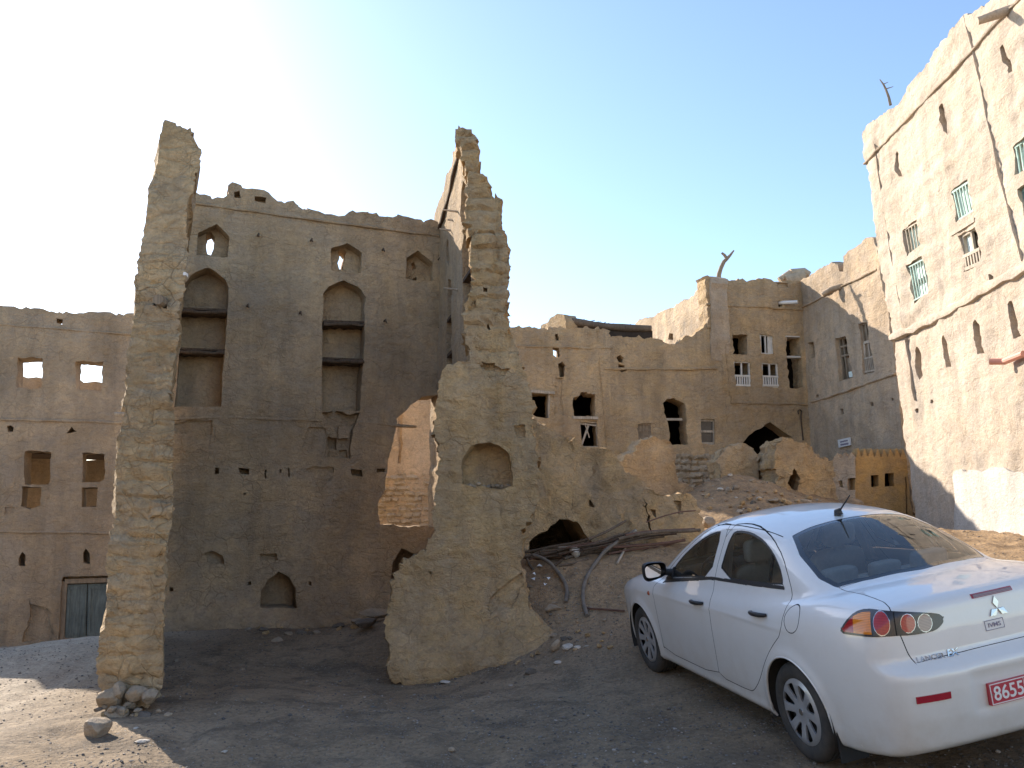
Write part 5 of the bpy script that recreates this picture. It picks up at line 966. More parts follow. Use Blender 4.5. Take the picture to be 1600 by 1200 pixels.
def split(field, level=0.0, near=None):
    """cut every triangle along field == level so that regions get clean edges"""
    global V, T
    A = np.array(V); f = field(A) - level; f[np.abs(f) < 1e-6] = 1e-6; TT = np.array(T); s = f[TT] > 0; k = s.sum(1); st = (k > 0) & (k < 3)
    out = [tuple(t) for t in TT[~st].tolist()]; cache = {}
    def mid(i, j):
        key = (i, j) if i < j else (j, i)
        if key not in cache:
            t = f[i] / (f[i] - f[j]); V.append(tuple(A[i] + (A[j] - A[i]) * t)); cache[key] = len(V) - 1
        return cache[key]
    for t in TT[st].tolist():
        sg = [f[i] > 0 for i in t]; o = [n for n in range(3) if sg[n] != sg[(n + 1) % 3] and sg[n] != sg[(n + 2) % 3]][0]
        a, b, c = t[o], t[(o + 1) % 3], t[(o + 2) % 3]; ab = mid(a, b); ac = mid(a, c); out += [(a, ab, ac), (ab, b, c), (ab, c, ac)]
    T = out
def sdf(poly, fu, fv):
    poly = [np.array(p) for p in poly]
    def f(A):
        Q = np.stack([fu(A), fv(A)], 1); d = np.full(len(Q), 9.0); lo = np.min(poly, 0) - .15; hi = np.max(poly, 0) + .15
        m = ((Q > lo) & (Q < hi)).all(1); q = Q[m]; d[m] = np.where(inside(q, poly), -1, 1) * segdist(q, poly); return d
    return f
def smoothpoly(p, n=2):
    p = [np.array(q, float) for q in p]
    for _ in range(n): p = [r for i in range(len(p)) for r in (p[i] * .78 + p[(i + 1) % len(p)] * .22, p[i] * .22 + p[(i + 1) % len(p)] * .78)]
    return p
X_ = lambda A: A[:, 0]; Y_ = lambda A: A[:, 1]; Z_ = lambda A: A[:, 2]; AY = lambda A: np.abs(A[:, 1])
sdw = lambda A: np.abs(A[:, 1]) > .45
def only(f, m): return lambda A: np.where(m(A), f(A), 9.0)
g_front = only(sdf(smoothpoly([(2.10, .945), (1.87, 1.145), (1.60, 1.29), (1.40, 1.365), (1.235, 1.385), (1.215, 1.045), (1.66, 1.0)], 1), X_, Z_), sdw)
g_rear = only(sdf(smoothpoly([(1.085, 1.055), (1.075, 1.375), (1.0, 1.40), (.80, 1.395), (.58, 1.355), (.40, 1.285), (.27, 1.20), (.20, 1.125), (.19, 1.085)], 1), X_, Z_), sdw)
trimf = only(sdf([(2.13, .905), (2.12, .94), (1.20, 1.05), (.20, 1.088), (.165, 1.082), (.17, 1.065), (1.2, 1.028)], X_, Z_), sdw)
d_front = only(sdf(smoothpoly([(2.27, .90), (2.20, .72), (2.19, .45), (2.20, .30), (1.13, .30), (1.105, .45), (1.085, .70), (1.10, .9), (1.145, 1.05), (1.15, 1.43), (1.35, 1.43), (1.62, 1.335), (1.93, 1.145)], 1), X_, Z_), sdw)
d_rear = only(sdf(smoothpoly([(1.13, .30), (1.105, .45), (1.085, .70), (1.10, .9), (1.145, 1.05), (1.15, 1.43), (.95, 1.445), (.72, 1.425), (.48, 1.365), (.28, 1.265), (.12, 1.12), (.02, .98), (.04, .82), (.19, .70), (.33, .56), (.47, .41), (.57, .33), (.64, .30)], 1), X_, Z_), sdw)
back_up = lambda A: (A[:, 2] > 1.07) & (A[:, 0] < .8)
backl = [(.40, 0), (.395, .30), (.375, .47), (.16, .565), (-.09, .605), (-.225, .572), (-.29, .35), (-.325, 0)]
backl = backl + [(x, -y) for x, y in backl[::-1][1:-1]]
g_back = only(sdf(backl, X_, Y_), back_up)
ws = [(1.70, 0), (1.69, .32), (1.655, .50), (2.0, .585), (2.30, .655), (2.42, .60), (2.50, .35), (2.54, 0)]; ws = ws + [(x, -y) for x, y in ws[::-1][1:-1]]
g_ws = only(sdf(ws, X_, Y_), lambda A: (A[:, 2] > .98) & (A[:, 0] > 1.4))
W_ = lambda A: A[:, 0] + A[:, 2]
lid = [(.80, 0), (.84, .30), (.86, .563), (.60, .563), (.38, .585), (.25, .628), (.10, .632), (-.04, .612), (-.122, .588), (-.135, .30), (-.138, 0)]; lid = lid + [(x, -y) for x, y in lid[::-1][1:-1]]
d_lid = only(sdf(lid, W_, Y_), lambda A: (A[:, 0] < -.15) & (A[:, 2] > .62))
Q_ = lambda A: np.abs(A[:, 1]) + (A[:, 0] + .9)
taily = lambda A: (A[:, 0] < -.45) & (A[:, 2] > .8)
tail = only(sdf(smoothpoly([(1.175, .912), (1.10, .985), (1.02, 1.03), (.93, 1.05), (.75, 1.047), (.56, 1.024), (.41, .995), (.375, .97), (.39, .935), (.45, .905), (.60, .905), (.74, .917), (.96, .918)], 1), Q_, Z_), taily)
circ = lambda fu, fv, u, v, r: (lambda A: np.hypot(fu(A) - u, fv(A) - v) - r)
tc = [only(circ(Q_, Z_, q, z, r), taily) for q, z, r in ((.805, .984, .062), (.622, .970, .052), (.508, .958, .050))]
fuel = only(circ(X_, Z_, -.075, .925, .083), lambda A: (A[:, 1] > .5))
a0 = lambda A: np.where(np.abs(A[:, 1]) > .3, np.hypot(A[:, 0], A[:, 2] - .317) - .352, 9); a1 = lambda A: np.where(np.abs(A[:, 1]) > .3, np.hypot(A[:, 0] - 2.635, A[:, 2] - .317) - .352, 9)
refl = only(sdf([(.66, .553), (.66, .596), (.455, .596), (.462, .553)], AY, Z_), lambda A: A[:, 0] < -.7)
bump_s = only(sdf([(.86, .72), (.80, .700), (.60, .705), (.588, .74), (.2, .745), (-.2, .745), (-.588, .74), (-.60, .705), (-.80, .700), (-.86, .72)], Y_, Z_), lambda A: np.zeros(len(A), bool))
GAP = .0028
for f in (a0, a1, g_front, g_rear, trimf, g_back, g_ws, tail): split(f)
for f in (d_front, d_rear, d_lid, fuel):
    split(f, -GAP); split(f, GAP)
split(g_back, -.035); split(tail, -.012); split(g_front, -.012); split(g_rear, -.012); split(g_ws, -.05)
for f in tc: split(f, 0); split(f, -.0035)
split(lambda A: np.where(taily(A), Q_(A), 9), .885); split(lambda A: np.where(taily(A), Q_(A), 9), 1.035); split(lambda A: np.where(taily(A), Q_(A), 9), .706); split(lambda A: np.where(taily(A), Q_(A), 9), .714)
VA = np.array(V); TA = np.array(T); C = VA[TA].mean(1)
fv = lambda f: f(C)
FT, FR, GB, GW, TL, DL, RF, FU, DF, DR = (fv(f) for f in (g_front, g_rear, g_back, g_ws, tail, d_lid, refl, fuel, d_front, d_rear))
reg = np.zeros(len(TA), int)   # 0 body
left = C[:, 1] > 0
reg[(np.abs(DF) < GAP) | (np.abs(DR) < GAP) | (np.abs(DL) < GAP) | (np.abs(FU) < GAP)] = 1          # gaps
reg[(DL < -GAP)] = 2; reg[(FU < -GAP)] = 14
reg[(DF < -GAP)] = 3; reg[(DR < -GAP)] = 5
reg[(fv(trimf) < 0)] = 20
reg[FT < 0] = 7; reg[FR < 0] = 9; reg[GB < 0] = 11; reg[GW < 0] = 12; reg[TL < 0] = 13
reg[(fv(a0) < 0) | (fv(a1) < 0)] = -1
und = (C[:, 2] < .24) & (cnorm(C)[:, 2] < -.8); reg[(reg == 0) & und] = 16
# --- materials
def carpaint():
    m, nt, b = newmat('white_car_paint'); b.inputs['Base Color'].default_value = (.76, .74, .71, 1); b.inputs['Roughness'].default_value = .32; b.inputs['Specular IOR Level'].default_value = .5
    b.inputs['Coat Weight'].default_value = .9; b.inputs['Coat Roughness'].default_value = .04
    co = N(nt, 'ShaderNodeTexCoord').outputs['Object']; sep = N(nt, 'ShaderNodeSeparateXYZ'); nt.links.new(co, sep.inputs[0])
    low = math_(nt, 'MULTIPLY', math_(nt, 'SUBTRACT', .62, sep.outputs[2]), 1.6, True); n = noise(nt, co, 5, 5, .7); n2 = noise(nt, co, 60, 3, .6)
    dust = math_(nt, 'MULTIPLY', math_(nt, 'MULTIPLY', low, ramp(nt, n, [(.3, .35), (.7, 1.0)])), .8); dust = math_(nt, 'ADD', dust, math_(nt, 'MULTIPLY', ramp(nt, n, [(.45, 0.0), (.7, 1.0)]), .11))
    c = mixc(nt, dust, (.76, .74, .71), (.52, .43, .33)); nt.links.new(c, b.inputs['Base Color'])
    nt.links.new(math_(nt, 'ADD', .02, math_(nt, 'MULTIPLY', n2, math_(nt, 'ADD', .03, math_(nt, 'MULTIPLY', dust, .9)))), b.inputs['Coat Roughness']); return m
def glassmat(name, tint, rough_=.0, dust_haze=.06):
    m, nt, b = newmat(name); nt.nodes.remove(b); out = nt.nodes['Material Output']
    tr = N(nt, 'ShaderNodeBsdfTransparent'); tr.inputs[0].default_value = (*tint, 1); gl = N(nt, 'ShaderNodeBsdfGlossy'); gl.inputs['Roughness'].default_value = rough_; gl.inputs[0].default_value = (1, 1, 1, 1)
    fr = N(nt, 'ShaderNodeFresnel'); fr.inputs[0].default_value = 1.75; mx = N(nt, 'ShaderNodeMixShader'); nt.links.new(fr.outputs[0], mx.inputs[0]); nt.links.new(tr.outputs[0], mx.inputs[1]); nt.links.new(gl.outputs[0], mx.inputs[2])
    df = N(nt, 'ShaderNodeBsdfDiffuse'); df.inputs[0].default_value = (.5, .45, .38, 1); m2 = N(nt, 'ShaderNodeMixShader')
    co = N(nt, 'ShaderNodeTexCoord').outputs['Object']; nt.links.new(math_(nt, 'MULTIPLY', ramp(nt, noise(nt, co, 9, 6, .75), [(.4, .3), (.7, 1.0)]), dust_haze), m2.inputs[0]); nt.links.new(mx.outputs[0], m2.inputs[1]); nt.links.new(df.outputs[0], m2.inputs[2])
    nt.links.new(m2.outputs[0], out.inputs[0]); return m
def lens(name, col, rough_=.08):
    m, nt, b = newmat(name); co = N(nt, 'ShaderNodeTexCoord').outputs['Object']
    w = N(nt, 'ShaderNodeTexWave'); nt.links.new(co, w.inputs['Vector']); w.inputs['Scale'].default_value = 40; w.bands_direction = 'Z'
    nt.links.new(mixc(nt, 1.0, col, ramp(nt, w.outputs[0], [(0, .75), (1, 1.2)]), 'MULTIPLY'), b.inputs['Base Color']); b.inputs['Roughness'].default_value = rough_; b.inputs['Coat Weight'].default_value = .35; b.inputs['Coat Roughness'].default_value = .03; return m
K = dict(paint=carpaint(), gap=simple('panel_gap', (.02, .02, .02), .9, spec=.1), glass=glassmat('window_glass', (.80, .82, .78)), bglass=glassmat('rear_window_glass', (.86, .88, .87), dust_haze=.10), frit=simple('black_frit', (.012, .012, .014), .1, coat=1, var=.0), black=simple('black_plastic', (.022, .022, .024), .5, var=.1), under=simple('underbody', (.03, .028, .026), .9),  # rear glass dust film doubles as painted brightening of the pane
    red=lens('red_lens', (.36, .015, .02)), red2=lens('bright_red_lens', (.40, .03, .03)), amber=lens('amber_lens', (.72, .22, .015)), clear=lens('clear_lens', (.30, .20, .19)), smoke=simple('dark_lens', (.035, .03, .032), .25, var=.1, coat=.3), chrome=simple('chrome', (.5, .5, .5), .25, 1.0, var=0), tyre=None, rim=simple('silver_hubcap', (.50, .50, .51), .38, .55, var=.08, coat=.2),
    seat=simple('beige_seat_fabric', (.62, .56, .48), .9, var=.08, scale=40), greyc=simple('grey_cloth', (.45, .43, .40), .9, var=.08), mirror=simple('mirror_glass', (.85, .87, .9), .02, 1.0, var=0), plate=simple('red_plate', (.48, .045, .065), .35, var=.06), wht=simple('plate_white', (.78, .75, .72), .5, var=.03), dkred=simple('reflector_red', (.38, .012, .03), .15, coat=1, var=.05), grey=simple('badge_grey', (.42, .41, .42), .3, .7, var=.05), orange=lens('side_repeater', (.45, .12, .06)))
def tyremat():
    m, nt, b = newmat('dusty_tyre'); co = N(nt, 'ShaderNodeTexCoord').outputs['Object']; n = noise(nt, co, 9, 5, .7)
    nt.links.new(mixc(nt, ramp(nt, n, [(.35, 0.0), (.75, 1.0)]), (.035, .034, .033), (.085, .072, .06)), b.inputs['Base Color']); b.inputs['Roughness'].default_value = .85; nt.links.new(bump(nt, noise(nt, co, 60, 3, .6), .002, .5), b.inputs['Normal']); return m
K['tyre'] = tyremat()
car = thing('parked_car', 'white four door saloon car with red number plate parked on the gravel', 'car', CART)
car.rotation_mode = 'QUATERNION'; car.rotation_quaternion = Matrix(CARR.tolist()).to_quaternion()
def emit(name, mask, mats, slots=None, parent=car, off=0.0, flip=False):
    f = TA[mask]; u, inv = np.unique(f, return_inverse=True); P = VA[u]; n = cnorm(P)
    return mesh_obj(name, P + n * off, inv.reshape(f.shape), mats, parent, local=True, slots=None if slots is None else slots[mask], normals=n)
s_body = np.zeros(len(TA), int); s_body[reg == 1] = 1; s_body[reg == 16] = 2
emit('body', np.isin(reg, (0, 1, 16)), [K['paint'], K['gap'], K['under']], s_body)
# a dark skin just behind the gaps
tl = emit('boot_lid', reg == 2, [K['paint']]); emit('fuel_flap', reg == 14, [K['paint']])
doors = {}
for nm, r in (('front', 3), ('rear', 5)):
    for sd, msk in (('left', left), ('right', ~left)):
        doors[nm, sd] = emit('door', (reg == r) & msk, [K['paint']]); doors[nm, sd]['label'] = '%s %s door of the white car' % (nm, sd)
for r, nm in ((7, 'front'), (9, 'rear')):
    for sd, msk in (('left', left), ('right', ~left)): emit('window_glass', (reg == r) & msk, [K['glass'], K['black']], np.where((FT if r == 7 else FR) > -.012, 1, 0), parent=doors[nm, sd], off=-.003)
for sd, msk in (('left', left), ('right', ~left)): emit('window_trim', (reg == 20) & msk, [K['black']], off=.003)
s_b = np.where(GB > -.035, 1, 0); emit('rear_window', reg == 11, [K['bglass'], K['frit']], s_b, off=-.002)
s_w = np.where(GW > -.05, 1, 0); emit('windscreen', reg == 12, [K['bglass'], K['frit']], s_w, off=-.002)
q = Q_(C); TS = np.full(len(TA), 3)   # housing smoke
TS[q > .885] = 2; TS[q > 1.035] = 0; TS[TL > -.012] = 3
for f, s_ in zip(tc, (1, 1, 4)):
    v = f(C); TS[v < 0] = 5; TS[v < -.0035] = s_
TS[(q > .706) & (q < .714)] = 6
for sd, msk in (('left', left), ('right', ~left)):
    o = emit('tail_light', (reg == 13) & msk, [K['red'], K['red2'], K['amber'], K['smoke'], K['clear'], K['chrome'], K['gap']], TS, off=.004); o['label'] = sd + ' tail light with red, amber and round clear lenses'
def cpt(y, z, off=0.0, x0=-1.2):   # point on the rear face at (y, z)
    xs = np.linspace(x0, -.3, 400); v = CF(xs, xs * 0 + y, xs * 0 + z); k = np.argmax(v < 0); return np.array([xs[k] - off, y, z])
def spt(x, z, off=0.0, sd=1):      # point on the side at (x, z)
    ys = np.linspace(1.1, .3, 500); v = CF(ys * 0 + x, ys, ys * 0 + z); k = np.argmax(v < 0); return np.array([x, sd * (ys[k] + off), z])
def loc(mb, name, mat, parent=car, smooth=None, **k): return mesh_obj(name, mb.v, mb.f, mat, parent, local=True, smooth=smooth, **k)
# wheel wells
for cx in (0, 2.635):
    for sd in (1, -1):
        m = MB(); n = 28; V0 = []; Fw = []
        for i in range(n + 1):
            a = -.35 + (math.pi + .7) * i / n
            for y in (.50, .865 if cx == 0 else .868): V0.append((cx + .372 * math.cos(a), sd * y, .317 + .372 * math.sin(a)))
        for i in range(n): Fw.append((2 * i, 2 * i + 1, 2 * i + 3, 2 * i + 2))
        c0 = len(V0); V0.append((cx, sd * .5, .317)); Fw += [(2 * i, 2 * i + 2, c0) for i in range(n)]
        m.add(V0, Fw); loc(m, 'wheel_arch_liner', K['under'])
        # rolled lip of the arch
        m = MB(); pts = []
        for i in range(41):
            a = -.42 + (math.pi + .84) * i / 40; x, z = cx + .355 * math.cos(a), .317 + .355 * math.sin(a)
            if z > .2: p = spt(x, z, -.004, sd); pts.append(p)
        m.tube(pts, .008, 6); loc(m, 'arch_lip', K['paint'], smooth=60)
# wheels
def lathe(m, prof, cx, cy, cz, sd, n=48):
    V0 = []; Fw = []; k = len(prof)
    for i in range(n):
        a = 2 * math.pi * i / n
        for r, y in prof: V0.append((cx + r * math.cos(a), cy + sd * y, cz + r * math.sin(a)))
    for i in range(n):
        for j in range(k - 1): q_ = (i * k + j, ((i + 1) % n) * k + j, ((i + 1) % n) * k + j + 1, i * k + j + 1); Fw.append(q_ if sd < 0 else q_[::-1])
    m.add(V0, Fw)
for cx in (0, 2.635):
    for sd in (1, -1):
        w = bpy.data.objects.new('wheel', None); COL.objects.link(w); w.parent = car; w.location = (cx, sd * .76, .317); w.empty_display_size = .1
        m = MB(); prof = [(.185, .075), (.208, .080), (.222, .094), (.25, .100), (.275, .099), (.295, .090), (.308, .074), (.3135, .055), (.3135, .050), (.307, .048), (.307, .042), (.315, .040), (.3165, .018), (.309, .016), (.309, .008), (.317, .006), (.317, -.012), (.309, -.014), (.309, -.020), (.3165, -.022), (.315, -.044), (.307, -.046), (.307, -.052), (.3135, -.054), (.308, -.078), (.29, -.092), (.25, -.10), (.19, -.085)]
        lathe(m, prof, 0, 0, 0, sd, 64); loc(m, 'tyre', K['tyre'], w, smooth=35)
        # hub cap: a domed disc with eight slots
        ns = 8; ol = [(.210 * math.cos(2 * math.pi * i / 96), .210 * math.sin(2 * math.pi * i / 96)) for i in range(96)]; slots_ = []
        for k in range(ns):
            a = 2 * math.pi * (k + .5) / ns; pl_ = []
            for r, dw in ((.080, .010), (.11, .020), (.145, .032), (.172, .038), (.184, .026)): pl_.append((r, dw))
            pts = [(r, dw) for r, dw in pl_] + [(r, -dw) for r, dw in pl_[::-1]]
            slots_.append(smoothpoly([(r * math.cos(a) - d * math.sin(a), r * math.sin(a) + d * math.cos(a)) for r, d in pts], 1))
        allv = [Vector(p) for p in ol]; ed = [(i, (i + 1) % 96) for i in range(96)]
        for s_ in slots_: b0 = len(allv); allv += [Vector(p) for p in s_]; ed += [(b0 + i, b0 + (i + 1) % len(s_)) for i in range(len(s_))]
        for r in (.03, .06, .09, .12, .15, .185):
            for i in range(48):
                p = np.array([[r * math.cos(2 * math.pi * i / 48), r * math.sin(2 * math.pi * i / 48)]])
                if not any(inside(p, s_)[0] or segdist(p, s_)[0] < .006 for s_ in slots_): allv.append(Vector(p[0]))
        rr_ = delaunay_2d_cdt(allv, ed, [], 0, 1e-6); P2 = np.array([tuple(v) for v in rr_[0]]); tt = np.array([f for f in rr_[2]]); cc = P2[tt].mean(1); keep = np.hypot(*cc.T) < .210
        for s_ in slots_: keep &= ~inside(cc, s_)
        tt = tt[keep]; rad = np.hypot(*P2.T); yy_ = np.interp(rad, [0, .03, .035, .05, .12, .182, .200, .210], [.088, .087, .080, .082, .092, .098, .094, .084])
        ang = np.arctan2(P2[:, 1], P2[:, 0]); yy_ = yy_ + .004 * np.cos(ang * ns) * np.clip((rad - .05) * 12, 0, 1) * (rad < .18)
        F2 = [tuple(t) for t in tt] if sd > 0 else [tuple(t[::-1]) for t in tt]
        Vh = np.c_[P2[:, 0], sd * yy_, P2[:, 1]]; Vb = np.c_[P2[:, 0], sd * (yy_ - .012), P2[:, 1]]; nn = len(Vh)
        em = {}
        for t in tt:
            for k in range(3): i, j = int(t[k]), int(t[(k + 1) % 3]); em.setdefault((min(i, j), max(i, j)), []).append((i, j))
        side_f = [(e[0][1], e[0][0], e[0][0] + nn, e[0][1] + nn) for e in em.values() if len(e) == 1]
        mesh_obj('hubcap', np.r_[Vh, Vb], F2 + [tuple(int(i) + nn for i in t[::-1]) for t in F2] + side_f, K['rim'], w, local=True, smooth=40)
        m = MB(); lathe(m, [(.0, .045), (.19, .045), (.19, -.08), (.0, -.08)], 0, 0, 0, sd, 32); loc(m, 'rim', K['under'], w)
        m = MB()
        for k in range(5): a = 2 * math.pi * k / 5; c_ = (.045 * math.cos(a), .045 * math.sin(a))
        m.tube([(0, sd * .08, 0), (0, sd * .092, 0)], [.024, .021], 20); loc(m, 'hub_badge', K['chrome'], w, smooth=40)
# mud flaps, exhaust pipe
for sd in (1, -1):
    m = MB(); p = spt(-.36, .40, -.02, sd); m.box(-.385, -.372, min(sd * .66, sd * .85), max(sd * .66, sd * .85), .11, .40); loc(m, 'mud_flap', K['black'])
m = MB(); m.tube([(-.3, -.45, .27), (-.88, -.45, .27)], .03, 12); loc(m, 'exhaust_pipe', K['grey'], smooth=60)
# door handles
for x, nm in ((1.31, 'front'), (.335, 'rear')):
    for sd in (1, -1):
        z = .855 if x > 1 else .905; m = MB(); pts = [spt(x + dx, z + dx * -.04, off, sd) for dx, off in ((-.105, .004), (-.095, .022), (-.05, .034), (0, .037), (.05, .034), (.09, .024), (.105, .004))]
        m.tube(pts, [.010, .014, .0165, .017, .0165, .014, .010], 10); o = loc(m, 'door_handle', K['black'], doors[nm, 'left' if sd > 0 else 'right'], smooth=60)
        m = MB(); n = 18; V0 = [spt(x - .01 + .05 * math.cos(2 * math.pi * i / n), z + .035 + .05 * math.sin(2 * math.pi * i / n), .0015, sd) for i in range(n)]; 
# side repeater
m = MB(); p = spt(2.33, .80, .0); m.tube([p, p + [0, .012, 0]], [.022, .012], 14); loc(m, 'side_repeater', K['orange'], smooth=60)
# mirrors
for sd in (1, -1):
    sh = bpy.data.objects.new('door_mirror', None); COL.objects.link(sh); sh.parent = car; sh.location = (1.98, sd * .93, 1.055); sh.empty_display_size = .05
    V0 = []; Fw = []; nr, nsg = 9, 24
    for i in range(nr):
        t = i / (nr - 1); xx = -.055 + .15 * t; rr2 = (1 - max(0, (t - .05)) ** 2.2 * .92) ** .5 if i else .93
        for k in range(nsg):
            a = 2 * math.pi * k / nsg; cs, sn = math.cos(a), math.sin(a); se = lambda v: math.copysign(abs(v) ** .55, v)
            V0.append((xx + .02 * se(cs) * sd * -sd, se(cs) * .118 * rr2, se(sn) * .078 * rr2 * (1 - .18 * se(cs) * sd * -1)))
    for i in range(nr - 1):
        for k in range(nsg): Fw.append((i * nsg + k, i * nsg + (k + 1) % nsg, (i + 1) * nsg + (k + 1) % nsg, (i + 1) * nsg + k))
    Fw.append(tuple((nr - 1) * nsg + k for k in range(nsg)))
    mesh_obj('housing', V0, Fw, K['black'], sh, local=True, smooth=50)
    mesh_obj('mirror_glass', [(-.048 + .02 * math.copysign(abs(math.cos(2 * math.pi * k / 24)) ** .55, math.cos(2 * math.pi * k / 24)) * -1 * 0, math.copysign(abs(math.cos(2 * math.pi * k / 24)) ** .55, math.cos(2 * math.pi * k / 24)) * .074 + sd * .022, math.copysign(abs(math.sin(2 * math.pi * k / 24)) ** .55, math.sin(2 * math.pi * k / 24)) * .055) for k in range(24)], [tuple(range(24))], K['mirror'], sh, local=True)
    m = MB(); m.tube([(.03, -sd * .08, -.03), (.03, -sd * .20, -.055)], [.028, .034], 10); loc(m, 'mirror_arm', K['black'], sh, smooth=60)
    m = MB(); a_ = [spt(x, z, .002, sd) for x, z in ((2.12, .94), (1.98, 1.05), (1.965, .96))]; b_ = [p + [0, sd * .012, 0] for p in a_]; m.add(a_ + b_, [(0, 1, 2), (3, 4, 5), (0, 1, 4, 3), (1, 2, 5, 4), (2, 0, 3, 5)]); loc(m, 'mirror_sail', K['black'])
# antenna
za = 1.462; m = MB(); m.tube([(.475, 0, za - .01), (.475, 0, za + .012), (.45, 0, za + .028)], [.034, .030, .012], 14); m.tube([(.455, 0, za + .018), (.30, 0, za + .135)], [.007, .0045], 8); loc(m, 'aerial', K['black'], smooth=50)
# roof ditch seams
for sd in (1, -1):
    pts = []
    for x in np.linspace(.42, 1.42, 40):
        zz_ = np.linspace(1.6, 1.2, 300); y = .515; v = CF(zz_ * 0 + x, zz_ * 0 + y, zz_); k = np.argmax(v < 0); pts.append((x, sd * y, zz_[k] + .001))
    m = MB(); m.tube(pts, .0035, 5); loc(m, 'roof_seam', K['gap'])
# rear: brake light, emblem, badge, sticker, number plate
def patch(y0, y1, z0, z1, off, th, name, mat, parent=car, ny=10, nz=4, r=0):
    m = MB(); V0 = []; Fw = []
    for j in range(nz + 1):
        for i in range(ny + 1): V0.append(cpt(y0 + (y1 - y0) * i / ny, z0 + (z1 - z0) * j / nz, off + th))
    for j in range(nz + 1):
        for i in range(ny + 1): V0.append(cpt(y0 + (y1 - y0) * i / ny, z0 + (z1 - z0) * j / nz, off - .01))
    w_ = ny + 1; n0 = (nz + 1) * w_
    for j in range(nz):
        for i in range(ny): a = j * w_ + i; Fw.append((a, a + 1, a + 1 + w_, a + w_)); 
    ring = [i for i in range(w_)] + [j * w_ + ny for j in range(1, nz + 1)] + [nz * w_ + i for i in range(ny - 1, -1, -1)] + [j * w_ for j in range(nz - 1, 0, -1)]
    for a, b in zip(ring, ring[1:] + ring[:1]): Fw.append((a, b, b + n0, a + n0))
    m.add(V0, Fw); return loc(m, name, mat, parent, smooth=30)
for sd in (1, -1): patch(sd * .655, sd * .460, .556, .594, .004, .004, 'bumper_reflector', K['dkred'], ny=12, nz=2)
patch(.140, -.140, 1.035, 1.058, .004, .004, 'brake_light_frame', K['dkred'], ny=14, nz=2)
bl = patch(.132, -.132, 1.038, 1.055, .010, .002, 'brake_light', K['clear'], ny=14, nz=2)
# three-diamond emblem
def rearpoly(pts, off, th, name, mat, parent=car):
    n = len(pts); V0 = [cpt(y, z, off + th) for y, z in pts] + [cpt(y, z, off - .004) for y, z in pts]; m = MB(); m.add(V0, [tuple(range(n))] + [(i, (i + 1) % n, n + (i + 1) % n, n + i) for i in range(n)]); return loc(m, name, mat, parent)
em_ = MB(); ec = (.0, .957); s_ = .040
for a in (90, 210, 330):
    d = np.array([math.cos(R(a)), math.sin(R(a))]); l1 = np.array([math.cos(R(a - 30)), math.sin(R(a - 30))]); l2 = np.array([math.cos(R(a + 30)), math.sin(R(a + 30))])
    pts = [np.zeros(2) + d * .003, l1 * s_, l1 * s_ + l2 * s_, l2 * s_]; pts = [(ec[0] - p[0], ec[1] + p[1]) for p in pts]; n = 4
    em_.add([cpt(y, z, .010) for y, z in pts] + [cpt(y, z, -.004) for y, z in pts], [(0, 1, 2, 3)] + [(i, (i + 1) % 4, 4 + (i + 1) % 4, 4 + i) for i in range(4)])
loc(em_, 'emblem', K['chrome'])
def text3d(txt, y0, z0, h, width, off, mat, name, parent=car, shear=0.0, extr=.002, maxw=None, bold=0.0, flat=None):
    """lettering laid on the rear of the car; y0 is its left end as read from behind"""
    cu = bpy.data.curves.new(name, 'FONT'); cu.body = txt; cu.size = 1; cu.shear = shear; cu.extrude = .02; cu.offset = bold; o = bpy.data.objects.new(name, cu); COL.objects.link(o)
    bpy.context.view_layer.update(); me = bpy.data.meshes.new_from_object(o); Vt = np.array([v.co[:] for v in me.vertices]); Fc = [tuple(p.vertices) for p in me.polygons]
    bpy.data.objects.remove(o); bpy.data.curves.remove(cu); bpy.data.meshes.remove(me)
    lo, hi = Vt.min(0), Vt.max(0); sx = width / (hi[0] - lo[0]); sy = h / (hi[1] - lo[1]); out = []
    for v in Vt:
        y = y0 - (v[0] - lo[0]) * sx; z = z0 + (v[1] - lo[1]) * sy; p = cpt(y, z, 0) if flat is None else np.array(flat(y, z)); p = p - np.array([off + (extr if v[2] > 0 else 0), 0, 0]); out.append(p)
    return mesh_obj(name, out, Fc, mat, parent, local=True)
text3d('LANCER', .575, .760, .026, .165, .001, K['grey'], 'badge_lettering', extr=.004, bold=.01)
text3d('EX', .395, .760, .036, .080, .001, K['chrome'], 'badge_lettering', shear=.25, extr=.005, bold=.03)
st = patch(.112, -.022, .845, .905, .0015, .001, 'sticker', K['wht'], ny=8, nz=3)
text3d('IVMS', .088, .863, .024, .085, .004, K['ink'] if 'ink' in K else M['ink'], 'sticker_lettering', st, extr=.001, bold=.01)
fm = MB()
for (a, b) in (((.108, .849), (-.018, .849)), ((-.018, .849), (-.018, .901)), ((-.018, .901), (.108, .901)), ((.108, .901), (.108, .849))): fm.tube([cpt(*a, .004), cpt(*b, .004)], .0016, 4)
loc(fm, 'sticker_border', M['ink'], st)
# number plate: flat, slightly leaning like the bumper
PZ0, PZ1 = .468, .588; PYL = .225; pa = cpt(0, PZ0, .010)[0] - .002; pb = cpt(0, PZ1, .010)[0] + .004; xp = lambda y, z: (min(pa, pb) - .004, y, z)
m = MB(); xq = xp(0, 0)[0]; m.box(xq - .004, xq + .02, -PYL, PYL, PZ0, PZ1); plate = loc(m, 'number_plate', K['plate'])
fl = lambda y, z: (xq - .0045, y, z)
bw = .005; fm = MB()
for (a, b, c, d) in ((-PYL + .004, PYL - .004, PZ0 + .004, PZ0 + .004 + bw), (-PYL + .004, PYL - .004, PZ1 - .004 - bw, PZ1 - .004), (PYL - .004 - bw, PYL - .004, PZ0 + .01, PZ1 - .01), (-PYL + .004, -PYL + .004 + bw, PZ0 + .01, PZ1 - .01)): fm.box(xq - .0065, xq - .003, a, b, c, d)
